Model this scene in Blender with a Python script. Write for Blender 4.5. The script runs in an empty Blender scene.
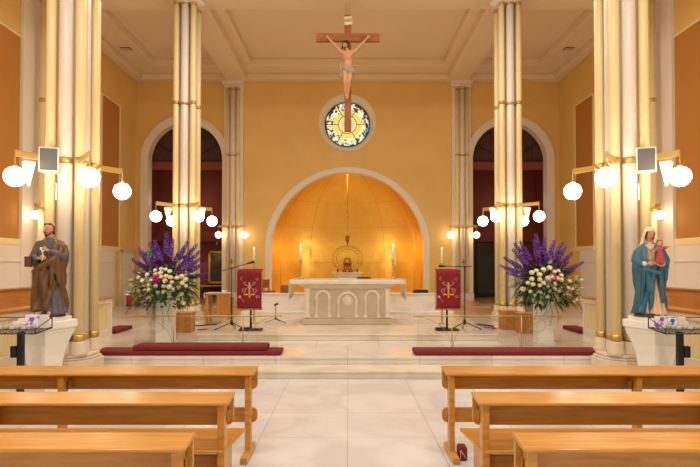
import bpy, math, random
from mathutils import Vector, Matrix
random.seed(7)
C = bpy.context.scene.collection
PI = math.pi
S = math.sin; K = math.cos

# ------------------------------------------------------------------ materials
def lin(c):
    return tuple((v/255/12.92 if v/255 <= .04045 else ((v/255+.055)/1.055)**2.4) for v in c) + (1.0,)

def mat(name, col, rough=.5, metal=0, spec=.5, bump=0, bscale=20, var=0, vscale=3, emit=None, estr=0, sheen=0, coat=0):
    m = bpy.data.materials.new(name); m.use_nodes = True
    nt = m.node_tree; b = nt.nodes['Principled BSDF']
    c = lin(col)
    b.inputs['Base Color'].default_value = c
    b.inputs['Roughness'].default_value = rough
    b.inputs['Metallic'].default_value = metal
    b.inputs['Specular IOR Level'].default_value = spec
    if coat: b.inputs['Coat Weight'].default_value = coat; b.inputs['Coat Roughness'].default_value = .12
    if sheen: b.inputs['Sheen Weight'].default_value = sheen
    tc = nt.nodes.new('ShaderNodeTexCoord')
    if var:
        n = nt.nodes.new('ShaderNodeTexNoise'); n.inputs['Scale'].default_value = vscale; n.inputs['Detail'].default_value = 5
        nt.links.new(tc.outputs['Object'], n.inputs['Vector'])
        r = nt.nodes.new('ShaderNodeValToRGB')
        r.color_ramp.elements[0].position = .3; r.color_ramp.elements[1].position = .7
        r.color_ramp.elements[0].color = tuple(v*(1-var) for v in c[:3])+(1,)
        r.color_ramp.elements[1].color = tuple(min(1, v*(1+var)) for v in c[:3])+(1,)
        nt.links.new(n.outputs['Fac'], r.inputs['Fac']); nt.links.new(r.outputs['Color'], b.inputs['Base Color'])
    if bump:
        n2 = nt.nodes.new('ShaderNodeTexNoise'); n2.inputs['Scale'].default_value = bscale; n2.inputs['Detail'].default_value = 4
        nt.links.new(tc.outputs['Object'], n2.inputs['Vector'])
        bp = nt.nodes.new('ShaderNodeBump'); bp.inputs['Strength'].default_value = bump; bp.inputs['Distance'].default_value = .02
        nt.links.new(n2.outputs['Fac'], bp.inputs['Height']); nt.links.new(bp.outputs['Normal'], b.inputs['Normal'])
    if emit:
        b.inputs['Emission Color'].default_value = lin(emit); b.inputs['Emission Strength'].default_value = estr
    return m

def wood(name, col, dark, rough=.32, scale=(1.2, 14, 14), coat=.25):
    m = mat(name, col, rough, coat=coat); nt = m.node_tree; b = nt.nodes['Principled BSDF']
    tc = nt.nodes.new('ShaderNodeTexCoord'); mp = nt.nodes.new('ShaderNodeMapping'); mp.inputs['Scale'].default_value = scale
    n = nt.nodes.new('ShaderNodeTexNoise'); n.inputs['Scale'].default_value = 2.0; n.inputs['Detail'].default_value = 7; n.inputs['Distortion'].default_value = .6
    r = nt.nodes.new('ShaderNodeValToRGB'); r.color_ramp.elements[0].position = .35; r.color_ramp.elements[1].position = .65
    r.color_ramp.elements[0].color = lin(dark); r.color_ramp.elements[1].color = lin(col)
    nt.links.new(tc.outputs['Object'], mp.inputs['Vector']); nt.links.new(mp.outputs['Vector'], n.inputs['Vector'])
    nt.links.new(n.outputs['Fac'], r.inputs['Fac']); nt.links.new(r.outputs['Color'], b.inputs['Base Color'])
    return m

def marble(name, col, vein, tile=None, rough=.16, joint=None, vs=1.2, mortar=.006, off=0):
    m = mat(name, col, rough); nt = m.node_tree; b = nt.nodes['Principled BSDF']
    tc = nt.nodes.new('ShaderNodeTexCoord')
    n = nt.nodes.new('ShaderNodeTexNoise'); n.inputs['Scale'].default_value = vs; n.inputs['Detail'].default_value = 9; n.inputs['Distortion'].default_value = 1.4
    r = nt.nodes.new('ShaderNodeValToRGB'); r.color_ramp.elements[0].position = .38; r.color_ramp.elements[1].position = .56
    r.color_ramp.elements[0].color = lin(vein); r.color_ramp.elements[1].color = lin(col)
    nt.links.new(tc.outputs['Object'], n.inputs['Vector']); nt.links.new(n.outputs['Fac'], r.inputs['Fac'])
    out = r.outputs['Color']
    if tile:
        br = nt.nodes.new('ShaderNodeTexBrick'); br.offset = off; br.inputs['Scale'].default_value = 1
        br.inputs['Brick Width'].default_value = tile[0]; br.inputs['Row Height'].default_value = tile[1]
        br.inputs['Mortar Size'].default_value = mortar; br.inputs['Mortar Smooth'].default_value = 0
        br.inputs['Color1'].default_value = (1, 1, 1, 1); br.inputs['Color2'].default_value = (.93, .93, .93, 1)
        br.inputs['Mortar'].default_value = lin(joint or (150, 130, 110))
        nt.links.new(tc.outputs['Object'], br.inputs['Vector'])
        mx = nt.nodes.new('ShaderNodeMixRGB'); mx.blend_type = 'MULTIPLY'; mx.inputs[0].default_value = 1
        nt.links.new(out, mx.inputs[1]); nt.links.new(br.outputs['Color'], mx.inputs[2]); out = mx.outputs[0]
    nt.links.new(out, b.inputs['Base Color'])
    return m

M = {}
M['wall'] = mat('ochre_paint', (234, 194, 114), .6, var=.05, vscale=.8)
M['wallside'] = mat('ochre_paint_side', (234, 194, 114), .6, var=.05, vscale=.8)
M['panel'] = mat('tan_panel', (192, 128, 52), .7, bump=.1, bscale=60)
M['white'] = mat('cream_plaster', (238, 226, 208), .45)
M['ceil'] = mat('ceiling_plaster', (240, 214, 182), .7)
M['pillar'] = mat('white_shaft', (240, 229, 214), .3)
M['yellow'] = mat('cream_yellow_shaft', (246, 225, 168), .3)
M['brass'] = mat('polished_brass', (206, 176, 108), .42, .75)
M['stone'] = marble('plinth_stone', (226, 210, 190), (216, 199, 176), rough=.4)
M['floor'] = marble('floor_marble', (222, 220, 218), (208, 205, 202), (.9, .9), .3, (212, 198, 184), mortar=.004)
M['sfloor'] = marble('sanctuary_marble', (230, 224, 214), (219, 210, 197), (1.2, 1.2), .17, (204, 188, 170), off=.5, mortar=.004)
M['riser'] = marble('riser_marble', (230, 220, 200), (216, 203, 180), rough=.2)
M['bfloor'] = marble('rear_floor_stone', (206, 170, 124), (184, 148, 104), (1.0, .8), .3, (150, 116, 76))
M['altar'] = marble('altar_marble', (208, 194, 166), (196, 180, 150), rough=.35)
M['altar_pale'] = marble('altar_relief_marble', (238, 228, 208), (228, 215, 192), rough=.35)
M['whitemarble'] = marble('dais_marble', (238, 230, 218), (224, 213, 198), rough=.18)
M['pew'] = wood('pew_oak', (206, 148, 66), (184, 124, 44))
M['oak'] = wood('light_oak', (204, 146, 78), (180, 118, 56), .4, (8, 8, 1.5), 0)
M['stall'] = wood('stall_oak', (204, 138, 66), (182, 116, 50), .35, (14, 1.2, 14))
M['crosswood'] = wood('cross_wood', (164, 98, 38), (136, 76, 28), .5, (8, 8, 1.5), 0)
M['crossbar'] = wood('cross_beam_wood', (164, 98, 38), (136, 76, 28), .5, (1.5, 8, 8), 0)
M['red'] = mat('red_velvet', (116, 26, 20), .85, var=.15, vscale=12)
M['banner'] = mat('crimson_cloth', (128, 6, 24), .75, var=.05, vscale=30)
M['gold'] = mat('gold_thread', (232, 172, 84), .45, .3)
M['silver'] = mat('silver_thread', (214, 150, 150), .5)
M['black'] = mat('black_metal', (16, 15, 15), .4)
M['cloth'] = mat('white_linen', (246, 240, 236), .8)
M['wax'] = mat('candle_wax', (250, 240, 205), .5)
M['flame'] = mat('flame', (255, 230, 150), .5, emit=(255, 225, 150), estr=8)
M['globe'] = mat('lit_opal_glass', (255, 250, 240), .3, emit=(255, 238, 212), estr=27)
M['globe_dim'] = mat('lit_opal_glass_small', (255, 250, 240), .3, emit=(255, 236, 205), estr=9)
M['backred'] = mat('oxblood_wall', (128, 56, 34), .7, var=.1, vscale=1)
M['fascia'] = mat('terracotta_fascia', (132, 58, 38), .6)
M['darkwood'] = wood('dark_boards', (86, 46, 22), (60, 30, 14), .6, (12, 12, 1), 0)
M['bars'] = mat('dark_glazing_bar', (22, 14, 10), .6)
M['darkglass'] = mat('dark_door_glass', (12, 10, 12), .08)
M['grey'] = mat('grey_speaker_grille', (96, 94, 90), .6)
M['wplastic'] = mat('white_plastic', (238, 234, 222), .4)
M['redpaint'] = mat('red_enamel', (196, 30, 20), .3)
M['green'] = mat('exit_green', (20, 120, 60), .5, emit=(20, 120, 60), estr=.25)
M['fairy'] = mat('white_print', (240, 240, 235), .5)
M['skin'] = mat('painted_skin', (206, 150, 112), .5)
M['corpus'] = mat('painted_flesh', (202, 146, 98), .45)
M['hair'] = mat('painted_brown_hair', (62, 38, 22), .6)
M['tunic'] = mat('slate_lavender_paint', (92, 85, 88), .5, var=.12, vscale=10)
M['brown'] = mat('brown_cloak_paint', (104, 68, 34), .36, var=.3, vscale=9)
M['blue'] = mat('teal_blue_mantle_paint', (52, 100, 120), .42, var=.2, vscale=8)
M['cream'] = mat('cream_dress_paint', (222, 186, 146), .5, var=.06, vscale=10)
M['veil'] = mat('ivory_veil_paint', (236, 216, 178), .5, var=.05, vscale=10)
M['pinkred'] = mat('rose_tunic_paint', (176, 72, 76), .5)
M['dkbox'] = mat('red_brown_box_paint', (92, 40, 24), .5)
M['statbase'] = mat('statue_base_paint', (70, 56, 40), .6, var=.2, vscale=14)
M['rose'] = mat('white_rose_petal', (246, 238, 208), .6)
M['lily'] = mat('green_white_bud', (214, 226, 170), .6)
M['purple'] = mat('purple_petal', (92, 44, 138), .6, var=.4, vscale=14)
M['magenta'] = mat('magenta_petal', (206, 40, 140), .6)
M['leaf'] = mat('dark_green_leaf', (44, 74, 30), .45, var=.35, vscale=9)
M['leaf2'] = mat('light_green_leaf', (110, 138, 62), .5, var=.25, vscale=9)
M['vase'] = mat('white_painted_stand', (242, 240, 228), .4)
M['bronze'] = mat('bronze', (150, 92, 40), .35, 1)
M['ringmetal'] = mat('dull_gold_wire', (180, 128, 48), .4, .7)
M['painting'] = mat('dark_oil_painting', (52, 36, 24), .4, var=.8, vscale=4)
M['gilt'] = mat('gilt_frame', (208, 152, 62), .4, .3)
M['frosted'] = mat('opal_cone', (252, 238, 214), .5, emit=(255, 220, 170), estr=.35)
M['paper'] = mat('printed_purple_paper', (226, 214, 236), .6)
M['dark'] = mat('dark_recess', (60, 44, 32), .8)

def two_tone(name, c1, c2, scale, pos=.5):
    m = mat(name, c1, .6); nt = m.node_tree; b = nt.nodes['Principled BSDF']
    tc = nt.nodes.new('ShaderNodeTexCoord'); n = nt.nodes.new('ShaderNodeTexNoise'); n.inputs['Scale'].default_value = scale
    r = nt.nodes.new('ShaderNodeValToRGB'); r.color_ramp.elements[0].position = pos-.04; r.color_ramp.elements[1].position = pos+.04
    r.color_ramp.elements[0].color = lin(c1); r.color_ramp.elements[1].color = lin(c2)
    nt.links.new(tc.outputs['Object'], n.inputs['Vector']); nt.links.new(n.outputs['Fac'], r.inputs['Fac']); nt.links.new(r.outputs['Color'], b.inputs['Base Color'])
    return m
M['packet'] = two_tone('purple_white_print', (130, 96, 190), (240, 232, 244), 12, .45)
M['packet2'] = two_tone('blue_white_print', (60, 90, 170), (232, 240, 248), 14, .45)

def glass_mat():
    m = bpy.data.materials.new('clear_glass_panel'); m.use_nodes = True; nt = m.node_tree; nt.nodes.clear()
    o = nt.nodes.new('ShaderNodeOutputMaterial'); mx = nt.nodes.new('ShaderNodeMixShader'); t = nt.nodes.new('ShaderNodeBsdfTransparent')
    g = nt.nodes.new('ShaderNodeBsdfGlossy'); g.inputs['Roughness'].default_value = .03; t.inputs['Color'].default_value = (.97, .97, .96, 1)
    f = nt.nodes.new('ShaderNodeFresnel'); f.inputs['IOR'].default_value = 1.35
    nt.links.new(f.outputs[0], mx.inputs[0]); nt.links.new(t.outputs[0], mx.inputs[1]); nt.links.new(g.outputs[0], mx.inputs[2]); nt.links.new(mx.outputs[0], o.inputs[0])
    return m
M['glass'] = glass_mat()
def linen():
    m = bpy.data.materials.new('white_linen_cloth'); m.use_nodes = True; nt = m.node_tree; b = nt.nodes['Principled BSDF']
    b.inputs['Base Color'].default_value = lin((248, 244, 240)); b.inputs['Roughness'].default_value = .9
    t = nt.nodes.new('ShaderNodeBsdfTranslucent'); t.inputs['Color'].default_value = lin((250, 246, 242))
    mx = nt.nodes.new('ShaderNodeMixShader'); mx.inputs[0].default_value = .6
    nt.links.new(b.outputs[0], mx.inputs[1]); nt.links.new(t.outputs[0], mx.inputs[2]); nt.links.new(mx.outputs[0], nt.nodes['Material Output'].inputs[0])
    return m
M['cloth'] = linen()

def gold_mat():
    m = mat('gold_leaf', (230, 180, 70), .36, .85); nt = m.node_tree; b = nt.nodes['Principled BSDF']
    tc = nt.nodes.new('ShaderNodeTexCoord'); sp = nt.nodes.new('ShaderNodeSeparateXYZ'); nt.links.new(tc.outputs['Object'], sp.inputs[0])
    at = nt.nodes.new('ShaderNodeMath'); at.operation = 'ARCTAN2'; nt.links.new(sp.outputs[0], at.inputs[0]); nt.links.new(sp.outputs[1], at.inputs[1])
    mu = nt.nodes.new('ShaderNodeMath'); mu.operation = 'MULTIPLY'; mu.inputs[1].default_value = 3.4; nt.links.new(at.outputs[0], mu.inputs[0])
    cb = nt.nodes.new('ShaderNodeCombineXYZ'); nt.links.new(mu.outputs[0], cb.inputs[0]); nt.links.new(sp.outputs[2], cb.inputs[1])
    br = nt.nodes.new('ShaderNodeTexBrick'); br.offset = .5; br.inputs['Scale'].default_value = 1; br.inputs['Brick Width'].default_value = .22
    br.inputs['Row Height'].default_value = .22; br.inputs['Mortar Size'].default_value = .004
    br.inputs['Color1'].default_value = lin((233, 185, 81)); br.inputs['Color2'].default_value = lin((229, 180, 76)); br.inputs['Mortar'].default_value = lin((225, 175, 71))
    nt.links.new(cb.outputs[0], br.inputs['Vector']); nt.links.new(br.outputs['Color'], b.inputs['Base Color'])
    n = nt.nodes.new('ShaderNodeTexNoise'); n.inputs['Scale'].default_value = 2.5; n.inputs['Detail'].default_value = 4
    nt.links.new(cb.outputs[0], n.inputs['Vector'])
    bp = nt.nodes.new('ShaderNodeBump'); bp.inputs['Strength'].default_value = .25; bp.inputs['Distance'].default_value = .05
    nt.links.new(n.outputs['Fac'], bp.inputs['Height']); nt.links.new(bp.outputs['Normal'], b.inputs['Normal'])
    return m
M['goldleaf'] = gold_mat()

def stained():
    m = bpy.data.materials.new('backlit_stained_glass'); m.use_nodes = True; nt = m.node_tree; b = nt.nodes['Principled BSDF']
    tc = nt.nodes.new('ShaderNodeTexCoord')
    sp = nt.nodes.new('ShaderNodeSeparateXYZ'); nt.links.new(tc.outputs['Object'], sp.inputs[0])
    cb = nt.nodes.new('ShaderNodeCombineXYZ'); nt.links.new(sp.outputs[0], cb.inputs[0]); nt.links.new(sp.outputs[2], cb.inputs[2])
    ln = nt.nodes.new('ShaderNodeVectorMath'); ln.operation = 'LENGTH'; nt.links.new(cb.outputs[0], ln.inputs[0])
    vo = nt.nodes.new('ShaderNodeTexVoronoi'); vo.inputs['Scale'].default_value = 12; nt.links.new(cb.outputs[0], vo.inputs['Vector'])
    hs = nt.nodes.new('ShaderNodeSeparateColor'); nt.links.new(vo.outputs['Color'], hs.inputs[0])
    pal = nt.nodes.new('ShaderNodeValToRGB'); pal.color_ramp.interpolation = 'CONSTANT'
    cols = [(0, (240, 246, 250)), (.14, (120, 190, 210)), (.26, (24, 40, 120)), (.42, (12, 12, 24)), (.62, (240, 240, 200)), (.70, (170, 40, 26)), (.84, (40, 100, 90)), (.92, (230, 200, 80))]
    e = pal.color_ramp.elements
    e[0].position, e[0].color = cols[0][0], lin(cols[0][1]); e[1].position, e[1].color = cols[1][0], lin(cols[1][1])
    for p, c in cols[2:]:
        x = e.new(p); x.color = lin(c)
    nt.links.new(hs.outputs[0], pal.inputs['Fac'])
    # radius gives yellow rays within, coloured mosaic at the rim
    rad = nt.nodes.new('ShaderNodeValToRGB'); e = rad.color_ramp.elements
    e[0].position = 0; e[0].color = lin((236, 150, 60)); e[1].position = .3; e[1].color = lin((250, 222, 150))
    for p, c in ((.40, (246, 226, 120)), (.52, (240, 208, 40)), (.58, (246, 240, 180))):
        x = e.new(p); x.color = lin(c)
    nt.links.new(ln.outputs['Value'], rad.inputs['Fac'])
    # break the boundary with noise
    ad = nt.nodes.new('ShaderNodeMath'); ad.operation = 'MULTIPLY_ADD'; ad.inputs[1].default_value = .32
    nt.links.new(hs.outputs[1], ad.inputs[0]); nt.links.new(ln.outputs['Value'], ad.inputs[2])
    gt = nt.nodes.new('ShaderNodeMath'); gt.operation = 'GREATER_THAN'; gt.inputs[1].default_value = .86; nt.links.new(ad.outputs[0], gt.inputs[0])
    mx = nt.nodes.new('ShaderNodeMixRGB'); nt.links.new(gt.outputs[0], mx.inputs[0]); nt.links.new(rad.outputs[0], mx.inputs[1]); nt.links.new(pal.outputs[0], mx.inputs[2])
    b.inputs['Base Color'].default_value = (.05, .05, .05, 1); b.inputs['Roughness'].default_value = .4
    nt.links.new(mx.outputs[0], b.inputs['Emission Color']); b.inputs['Emission Strength'].default_value = 1.0
    return m
M['stained'] = stained()

# ------------------------------------------------------------------ mesh builder
class MB:
    def __init__(s): s.v = []; s.f = []; s.sm = []
    def add(s, vs, fs, smooth=False):
        o = len(s.v); s.v += [tuple(x) for x in vs]
        for f in fs: s.f.append(tuple(i+o for i in f)); s.sm.append(smooth)
        return s
    def box(s, x0, x1, y0, y1, z0, z1):
        v = [(x, y, z) for z in (z0, z1) for y in (y0, y1) for x in (x0, x1)]
        return s.add(v, [(0, 2, 3, 1), (4, 5, 7, 6), (0, 1, 5, 4), (2, 6, 7, 3), (0, 4, 6, 2), (1, 3, 7, 5)])
    def frust(s, cx, cy, z0, z1, a0, b0, a1, b1):
        v = [(cx-a0, cy-b0, z0), (cx+a0, cy-b0, z0), (cx-a0, cy+b0, z0), (cx+a0, cy+b0, z0), (cx-a1, cy-b1, z1), (cx+a1, cy-b1, z1), (cx-a1, cy+b1, z1), (cx+a1, cy+b1, z1)]
        return s.add(v, [(0, 2, 3, 1), (4, 5, 7, 6), (0, 1, 5, 4), (2, 6, 7, 3), (0, 4, 6, 2), (1, 3, 7, 5)])
    def tube(s, pts, r, seg=10, closed=False, smooth=True):
        pts = [Vector(p) for p in pts]; n = len(pts)
        rs = r if isinstance(r, (list, tuple)) else [r]*n
        vs = []; up = None
        for i, p in enumerate(pts):
            if closed: t = (pts[(i+1) % n]-pts[i-1])
            else: t = (pts[min(i+1, n-1)]-pts[max(i-1, 0)])
            t.normalize()
            if up is None:
                up = Vector((0, 0, 1)) if abs(t.z) < .9 else Vector((1, 0, 0))
            a = t.cross(up)
            if a.length < 1e-4: a = t.cross(Vector((0, 1, 0)))
            a.normalize(); b = a.cross(t).normalized(); up = b
            for k in range(seg):
                th = 2*PI*k/seg
                vs.append(p+(a*K(th)+b*S(th))*rs[i])
        fs = []
        for i in range(n if closed else n-1):
            j = (i+1) % n
            for k in range(seg):
                l = (k+1) % seg
                fs.append((i*seg+k, i*seg+l, j*seg+l, j*seg+k))
        s.add(vs, fs, smooth)
        if not closed:
            o = len(s.v)-len(vs)
            s.f.append(tuple(o+k for k in reversed(range(seg)))); s.sm.append(False)
            s.f.append(tuple(o+(n-1)*seg+k for k in range(seg))); s.sm.append(False)
        return s
    def lathe(s, prof, cx=0, cy=0, seg=24, smooth=True, sx=1, sy=1):
        vs = []
        for r, z in prof:
            for k in range(seg):
                th = 2*PI*k/seg; vs.append((cx+r*sx*K(th), cy+r*sy*S(th), z))
        fs = []; n = len(prof)
        for i in range(n-1):
            for k in range(seg):
                l = (k+1) % seg; fs.append((i*seg+k, i*seg+l, (i+1)*seg+l, (i+1)*seg+k))
        s.add(vs, fs, smooth); o = len(s.v)-len(vs)
        if prof[0][0] > 1e-5: s.f.append(tuple(o+k for k in reversed(range(seg)))); s.sm.append(False)
        if prof[-1][0] > 1e-5: s.f.append(tuple(o+(n-1)*seg+k for k in range(seg))); s.sm.append(False)
        return s
    def ball(s, c, r, seg=16, rings=10, rot=None):
        r = r if isinstance(r, (tuple, list)) else (r, r, r)
        R = rot or Matrix.Identity(3); c = Vector(c)
        vs = [c+R@Vector((0, 0, -r[2]))]
        for i in range(1, rings):
            ph = -PI/2+PI*i/rings
            for k in range(seg):
                th = 2*PI*k/seg
                vs.append(c+R@Vector((r[0]*K(ph)*K(th), r[1]*K(ph)*S(th), r[2]*S(ph))))
        vs.append(c+R@Vector((0, 0, r[2])))
        fs = [(0, 1+(k+1) % seg, 1+k) for k in range(seg)]
        for i in range(rings-2):
            for k in range(seg):
                l = (k+1) % seg; a = 1+i*seg; b = a+seg
                fs.append((a+k, a+l, b+l, b+k))
        a = 1+(rings-2)*seg; t = len(vs)-1
        fs += [(a+k, a+(k+1) % seg, t) for k in range(seg)]
        return s.add(vs, fs, True)
    def capsule(s, p0, p1, r0, r1, seg=12):
        p0 = Vector(p0); p1 = Vector(p1)
        s.ball(p0, r0, seg, 8); s.ball(p1, r1, seg, 8)
        return s.tube([p0, p1], [r0, r1], seg)
    def prism(s, poly, y0, y1):            # polygon in XZ, extruded along Y
        n = len(poly); v = [(x, y0, z) for x, z in poly]+[(x, y1, z) for x, z in poly]
        f = [tuple(range(n)), tuple(reversed(range(n, 2*n)))]
        f += [(i, i+n, (i+1) % n+n, (i+1) % n) for i in range(n)]
        return s.add(v, f)
    def prismx(s, poly, x0, x1):           # polygon in YZ, extruded along X
        n = len(poly); v = [(x0, y, z) for y, z in poly]+[(x1, y, z) for y, z in poly]
        f = [tuple(reversed(range(n))), tuple(range(n, 2*n))]
        f += [(i, (i+1) % n, (i+1) % n+n, i+n) for i in range(n)]
        return s.add(v, f)
    def prismz(s, poly, z0, z1):
        n = len(poly); v = [(x, y, z0) for x, y in poly]+[(x, y, z1) for x, y in poly]
        f = [tuple(reversed(range(n))), tuple(range(n, 2*n))]
        f += [(i, (i+1) % n, (i+1) % n+n, i+n) for i in range(n)]
        return s.add(v, f)
    def arch_band(s, cx, cz, r0, r1, y0, y1, zb, a0=0, a1=PI, seg=40):   # arch trim with straight legs down to zb
        pin = [(cx+r0*K(a0+(a1-a0)*i/seg), cz+r0*S(a0+(a1-a0)*i/seg)) for i in range(seg+1)]
        pout = [(cx+r1*K(a0+(a1-a0)*i/seg), cz+r1*S(a0+(a1-a0)*i/seg)) for i in range(seg+1)]
        if zb is not None:
            pin = [(cx+r0, zb)]+pin+[(cx-r0, zb)]; pout = [(cx+r1, zb)]+pout+[(cx-r1, zb)]
        n = len(pin); v = []
        for y in (y0, y1):
            v += [(x, y, z) for x, z in pin]+[(x, y, z) for x, z in pout]
        f = []
        for i in range(n-1):
            f.append((i, i+1, n+i+1, n+i)); f.append((2*n+i, 3*n+i, 3*n+i+1, 2*n+i+1))
            f.append((i, 2*n+i, 2*n+i+1, i+1)); f.append((n+i, n+i+1, 3*n+i+1, 3*n+i))
        f.append((0, n, 3*n, 2*n)); f.append((n-1, 3*n-1, 4*n-1, 2*n-1))
        return s.add(v, f)
    def xf(s, mtx, start=0):
        for i in range(start, len(s.v)): s.v[i] = tuple(mtx@Vector(s.v[i]))
        return s
    def mesh(s, name, m):
        me = bpy.data.meshes.new(name); me.from_pydata(s.v, [], s.f); me.materials.append(m)
        me.polygons.foreach_set('use_smooth', s.sm)
        me.update()
        return me
    def build(s, name, m, parent=None, bevel=0, seg=2, solid=0, sub=0):
        ob = bpy.data.objects.new(name, s.mesh(name, m)); C.objects.link(ob)
        if parent: ob.parent = parent
        if solid:
            md = ob.modifiers.new('solid', 'SOLIDIFY'); md.thickness = solid; md.offset = 0
        if bevel:
            md = ob.modifiers.new('bevel', 'BEVEL'); md.width = bevel; md.segments = seg; md.limit_method = 'ANGLE'; md.angle_limit = .7
        if sub:
            md = ob.modifiers.new('sub', 'SUBSURF'); md.levels = sub; md.render_levels = sub
        return ob

def organic(name, blobs, m, parent, voxel=.006, smooth=3):
    b = MB()
    for q in blobs:
        if q[0] == 'c': b.capsule(*q[1:])
        else: b.ball(q[1], q[2], 16, 12, q[3] if len(q) > 3 else None)
    ob = bpy.data.objects.new(name, b.mesh(name+'_src', m)); C.objects.link(ob)
    md = ob.modifiers.new('r', 'REMESH'); md.mode = 'VOXEL'; md.voxel_size = voxel; md.use_smooth_shade = True
    md = ob.modifiers.new('s', 'SMOOTH'); md.iterations = smooth; md.factor = .5
    bpy.context.view_layer.update()
    me = bpy.data.meshes.new_from_object(ob.evaluated_get(bpy.context.evaluated_depsgraph_get()))
    me.name = name; me.materials.clear(); me.materials.append(m)
    me.polygons.foreach_set('use_smooth', [True]*len(me.polygons))
    ob.modifiers.clear(); ob.data = me; ob.parent = parent
    return ob

def struct(o, name=None):
    o['kind'] = 'structure'; return o
def tag(o, label, cat, group=None, kind=None):
    o['label'] = label; o['category'] = cat
    if group: o['group'] = group
    if kind: o['kind'] = kind
    return o
def thing(name, label, cat, loc=(0, 0, 0), rz=0, group=None):
    o = bpy.data.objects.new(name, None); C.objects.link(o); o.location = loc; o.rotation_euler = (0, 0, rz)
    o.empty_display_size = .1
    return tag(o, label, cat, group)
def plabel(o, l): o['label'] = l; return o
def copy_thing(root, loc, rz=None, label=None, group=None, mirror=False):
    r = root.copy(); C.objects.link(r); r.location = loc
    if rz is not None: r.rotation_euler = (0, 0, rz)
    if label: r['label'] = label
    if group: r['group'] = group
    def kids(src, dst):
        for ch in list(src.children):
            if ch == dst: continue
            c = ch.copy(); C.objects.link(c); c.parent = dst; kids(ch, c)
    kids(root, r)
    return r

# ------------------------------------------------------------------ camera
cam = bpy.data.cameras.new('camera'); co = bpy.data.objects.new('camera', cam); C.objects.link(co)
PITCH = 1.0
co.location = (0, 0, 1.78); co.rotation_euler = (math.radians(90+PITCH), 0, 0)
cam.sensor_width = 36; cam.lens = 520/700*36
cam.shift_x = .0036; cam.shift_y = (265-(233.5+520*math.tan(math.radians(PITCH))))/700
bpy.context.scene.camera = co
cam.clip_end = 100

# ------------------------------------------------------------------ setting
WX = 8.5; BY = 20.8; TOP = 9.65; BACK = -5.0
P1 = 8.32; P2 = 14.4; PX = 4.40

# floors
struct(MB().box(-WX, WX, BACK, 8.15, -.1, 0).build('floor', M['floor']))
struct(MB().box(-5.0, 5.0, 8.175, 8.68, -.1, .1).box(-5.0, 5.0, 8.15, 8.68, .092, .127).build('floor_lower_step', M['riser'], bevel=.006))
b = MB().box(-5.0, 5.0, 8.685, 15.2, -.1, .23).box(-5.0, 5.0, 8.66, 15.2, .225, .26).box(-WX, -5.0, 8.68, BY, -.1, .26).box(5.0, WX, 8.68, BY, -.1, .26)
struct(b.build('floor_sanctuary', M['sfloor']))
struct(MB().box(-WX, -5.0, 8.15, 8.68, -.1, 0).box(5, WX, 8.15, 8.68, -.1, 0).build('floor_aisle', M['floor']))
struct(MB().box(-3.0, 3.0, 10.485, 15.0, .26, .37).box(-3.02, 3.02, 10.46, 15.0, .362, .395).build('floor_altar_platform', M['riser'], bevel=.006))
b = MB().box(-5.0, 5.0, 15.2, 24.5, -.1, .31).box(-5.0, 5.0, 18.0, BY, .31, .36)
struct(b.build('floor_rear', M['bfloor'], bevel=.004))
struct(MB().box(-2.95, 2.95, 15.3, BY+.4, .2, .55).box(-3.0, 3.0, 14.7, 15.0, .395, .47).build('floor_apse_dais', M['whitemarble'], bevel=.008))
struct(MB().box(-WX, -4.9, BY, 24.6, -.1, .3).box(4.9, WX, BY, 24.6, -.1, .3).build('floor_rear_chapel', M['bfloor']))

struct(MB().box(-2.95, 2.95, 15.0, 15.3, .26, .93).box(-3.0, 3.0, 14.97, 15.33, .93, .97).build('wall_parapet', M['whitemarble'], bevel=.008))
# back wall with apse arch, two tall arches and rose opening
AR = 3.1; AZ = 2.42; SR = 1.50; SZ = 6.0; SX = 6.50; RZ = 7.5; RR = 1.13
def circ(cx, cz, r):
    return lambda x: math.sqrt(max(0, r*r-(x-cx)**2))
ops = [(-AR, AR, lambda x: .26, lambda x: AZ+circ(0, 0, AR)(x)),
       (-SX-SR, -SX+SR, lambda x: .26, lambda x: SZ+circ(-SX, 0, SR)(x)),
       (SX-SR, SX+SR, lambda x: .26, lambda x: SZ+circ(SX, 0, SR)(x)),
       (-RR, RR, lambda x: RZ-circ(0, 0, RR)(x), lambda x: RZ+circ(0, 0, RR)(x))]
def wall_holes(x0, x1, z0, z1, ops, y0, y1):
    xs = {x0, x1}
    for a, c, *_ in ops:
        n = 48
        for i in range(n+1): xs.add(round((a+c)/2-(c-a)/2*K(PI*i/n), 5))
    xs = sorted(xs); b = MB()
    for xa, xb in zip(xs, xs[1:]):
        if xb-xa < 1e-4: continue
        xm = (xa+xb)/2
        act = sorted([o for o in ops if o[0] < xm < o[1]], key=lambda o: o[2](xm))
        lo = (z0, z0)
        segs = []
        for o in act:
            segs.append((lo, (max(z0, o[2](xa)), max(z0, o[2](xb))))); lo = (o[3](xa), o[3](xb))
        segs.append((lo, (z1, z1)))
        for (la, lb), (ha, hb) in segs:
            if ha-la < 1e-4 and hb-lb < 1e-4: continue
            v = [(xa, y0, la), (xb, y0, lb), (xb, y0, hb), (xa, y0, ha), (xa, y1, la), (xb, y1, lb), (xb, y1, hb), (xa, y1, ha)]
            b.add(v, [(0, 1, 2, 3), (7, 6, 5, 4), (0, 4, 5, 1), (3, 2, 6, 7)])
    for o in ops[:3]:
        for x, sg in ((o[0], 1), (o[1], -1)):
            b.add([(x, y0, o[2](x)), (x, y1, o[2](x)), (x, y1, o[3](x)), (x, y0, o[3](x))], [(0, 1, 2, 3)])
    return b
struct(wall_holes(-WX, WX, .26, TOP, ops, BY, BY+.35).build('wall_back', M['wall']))

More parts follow.
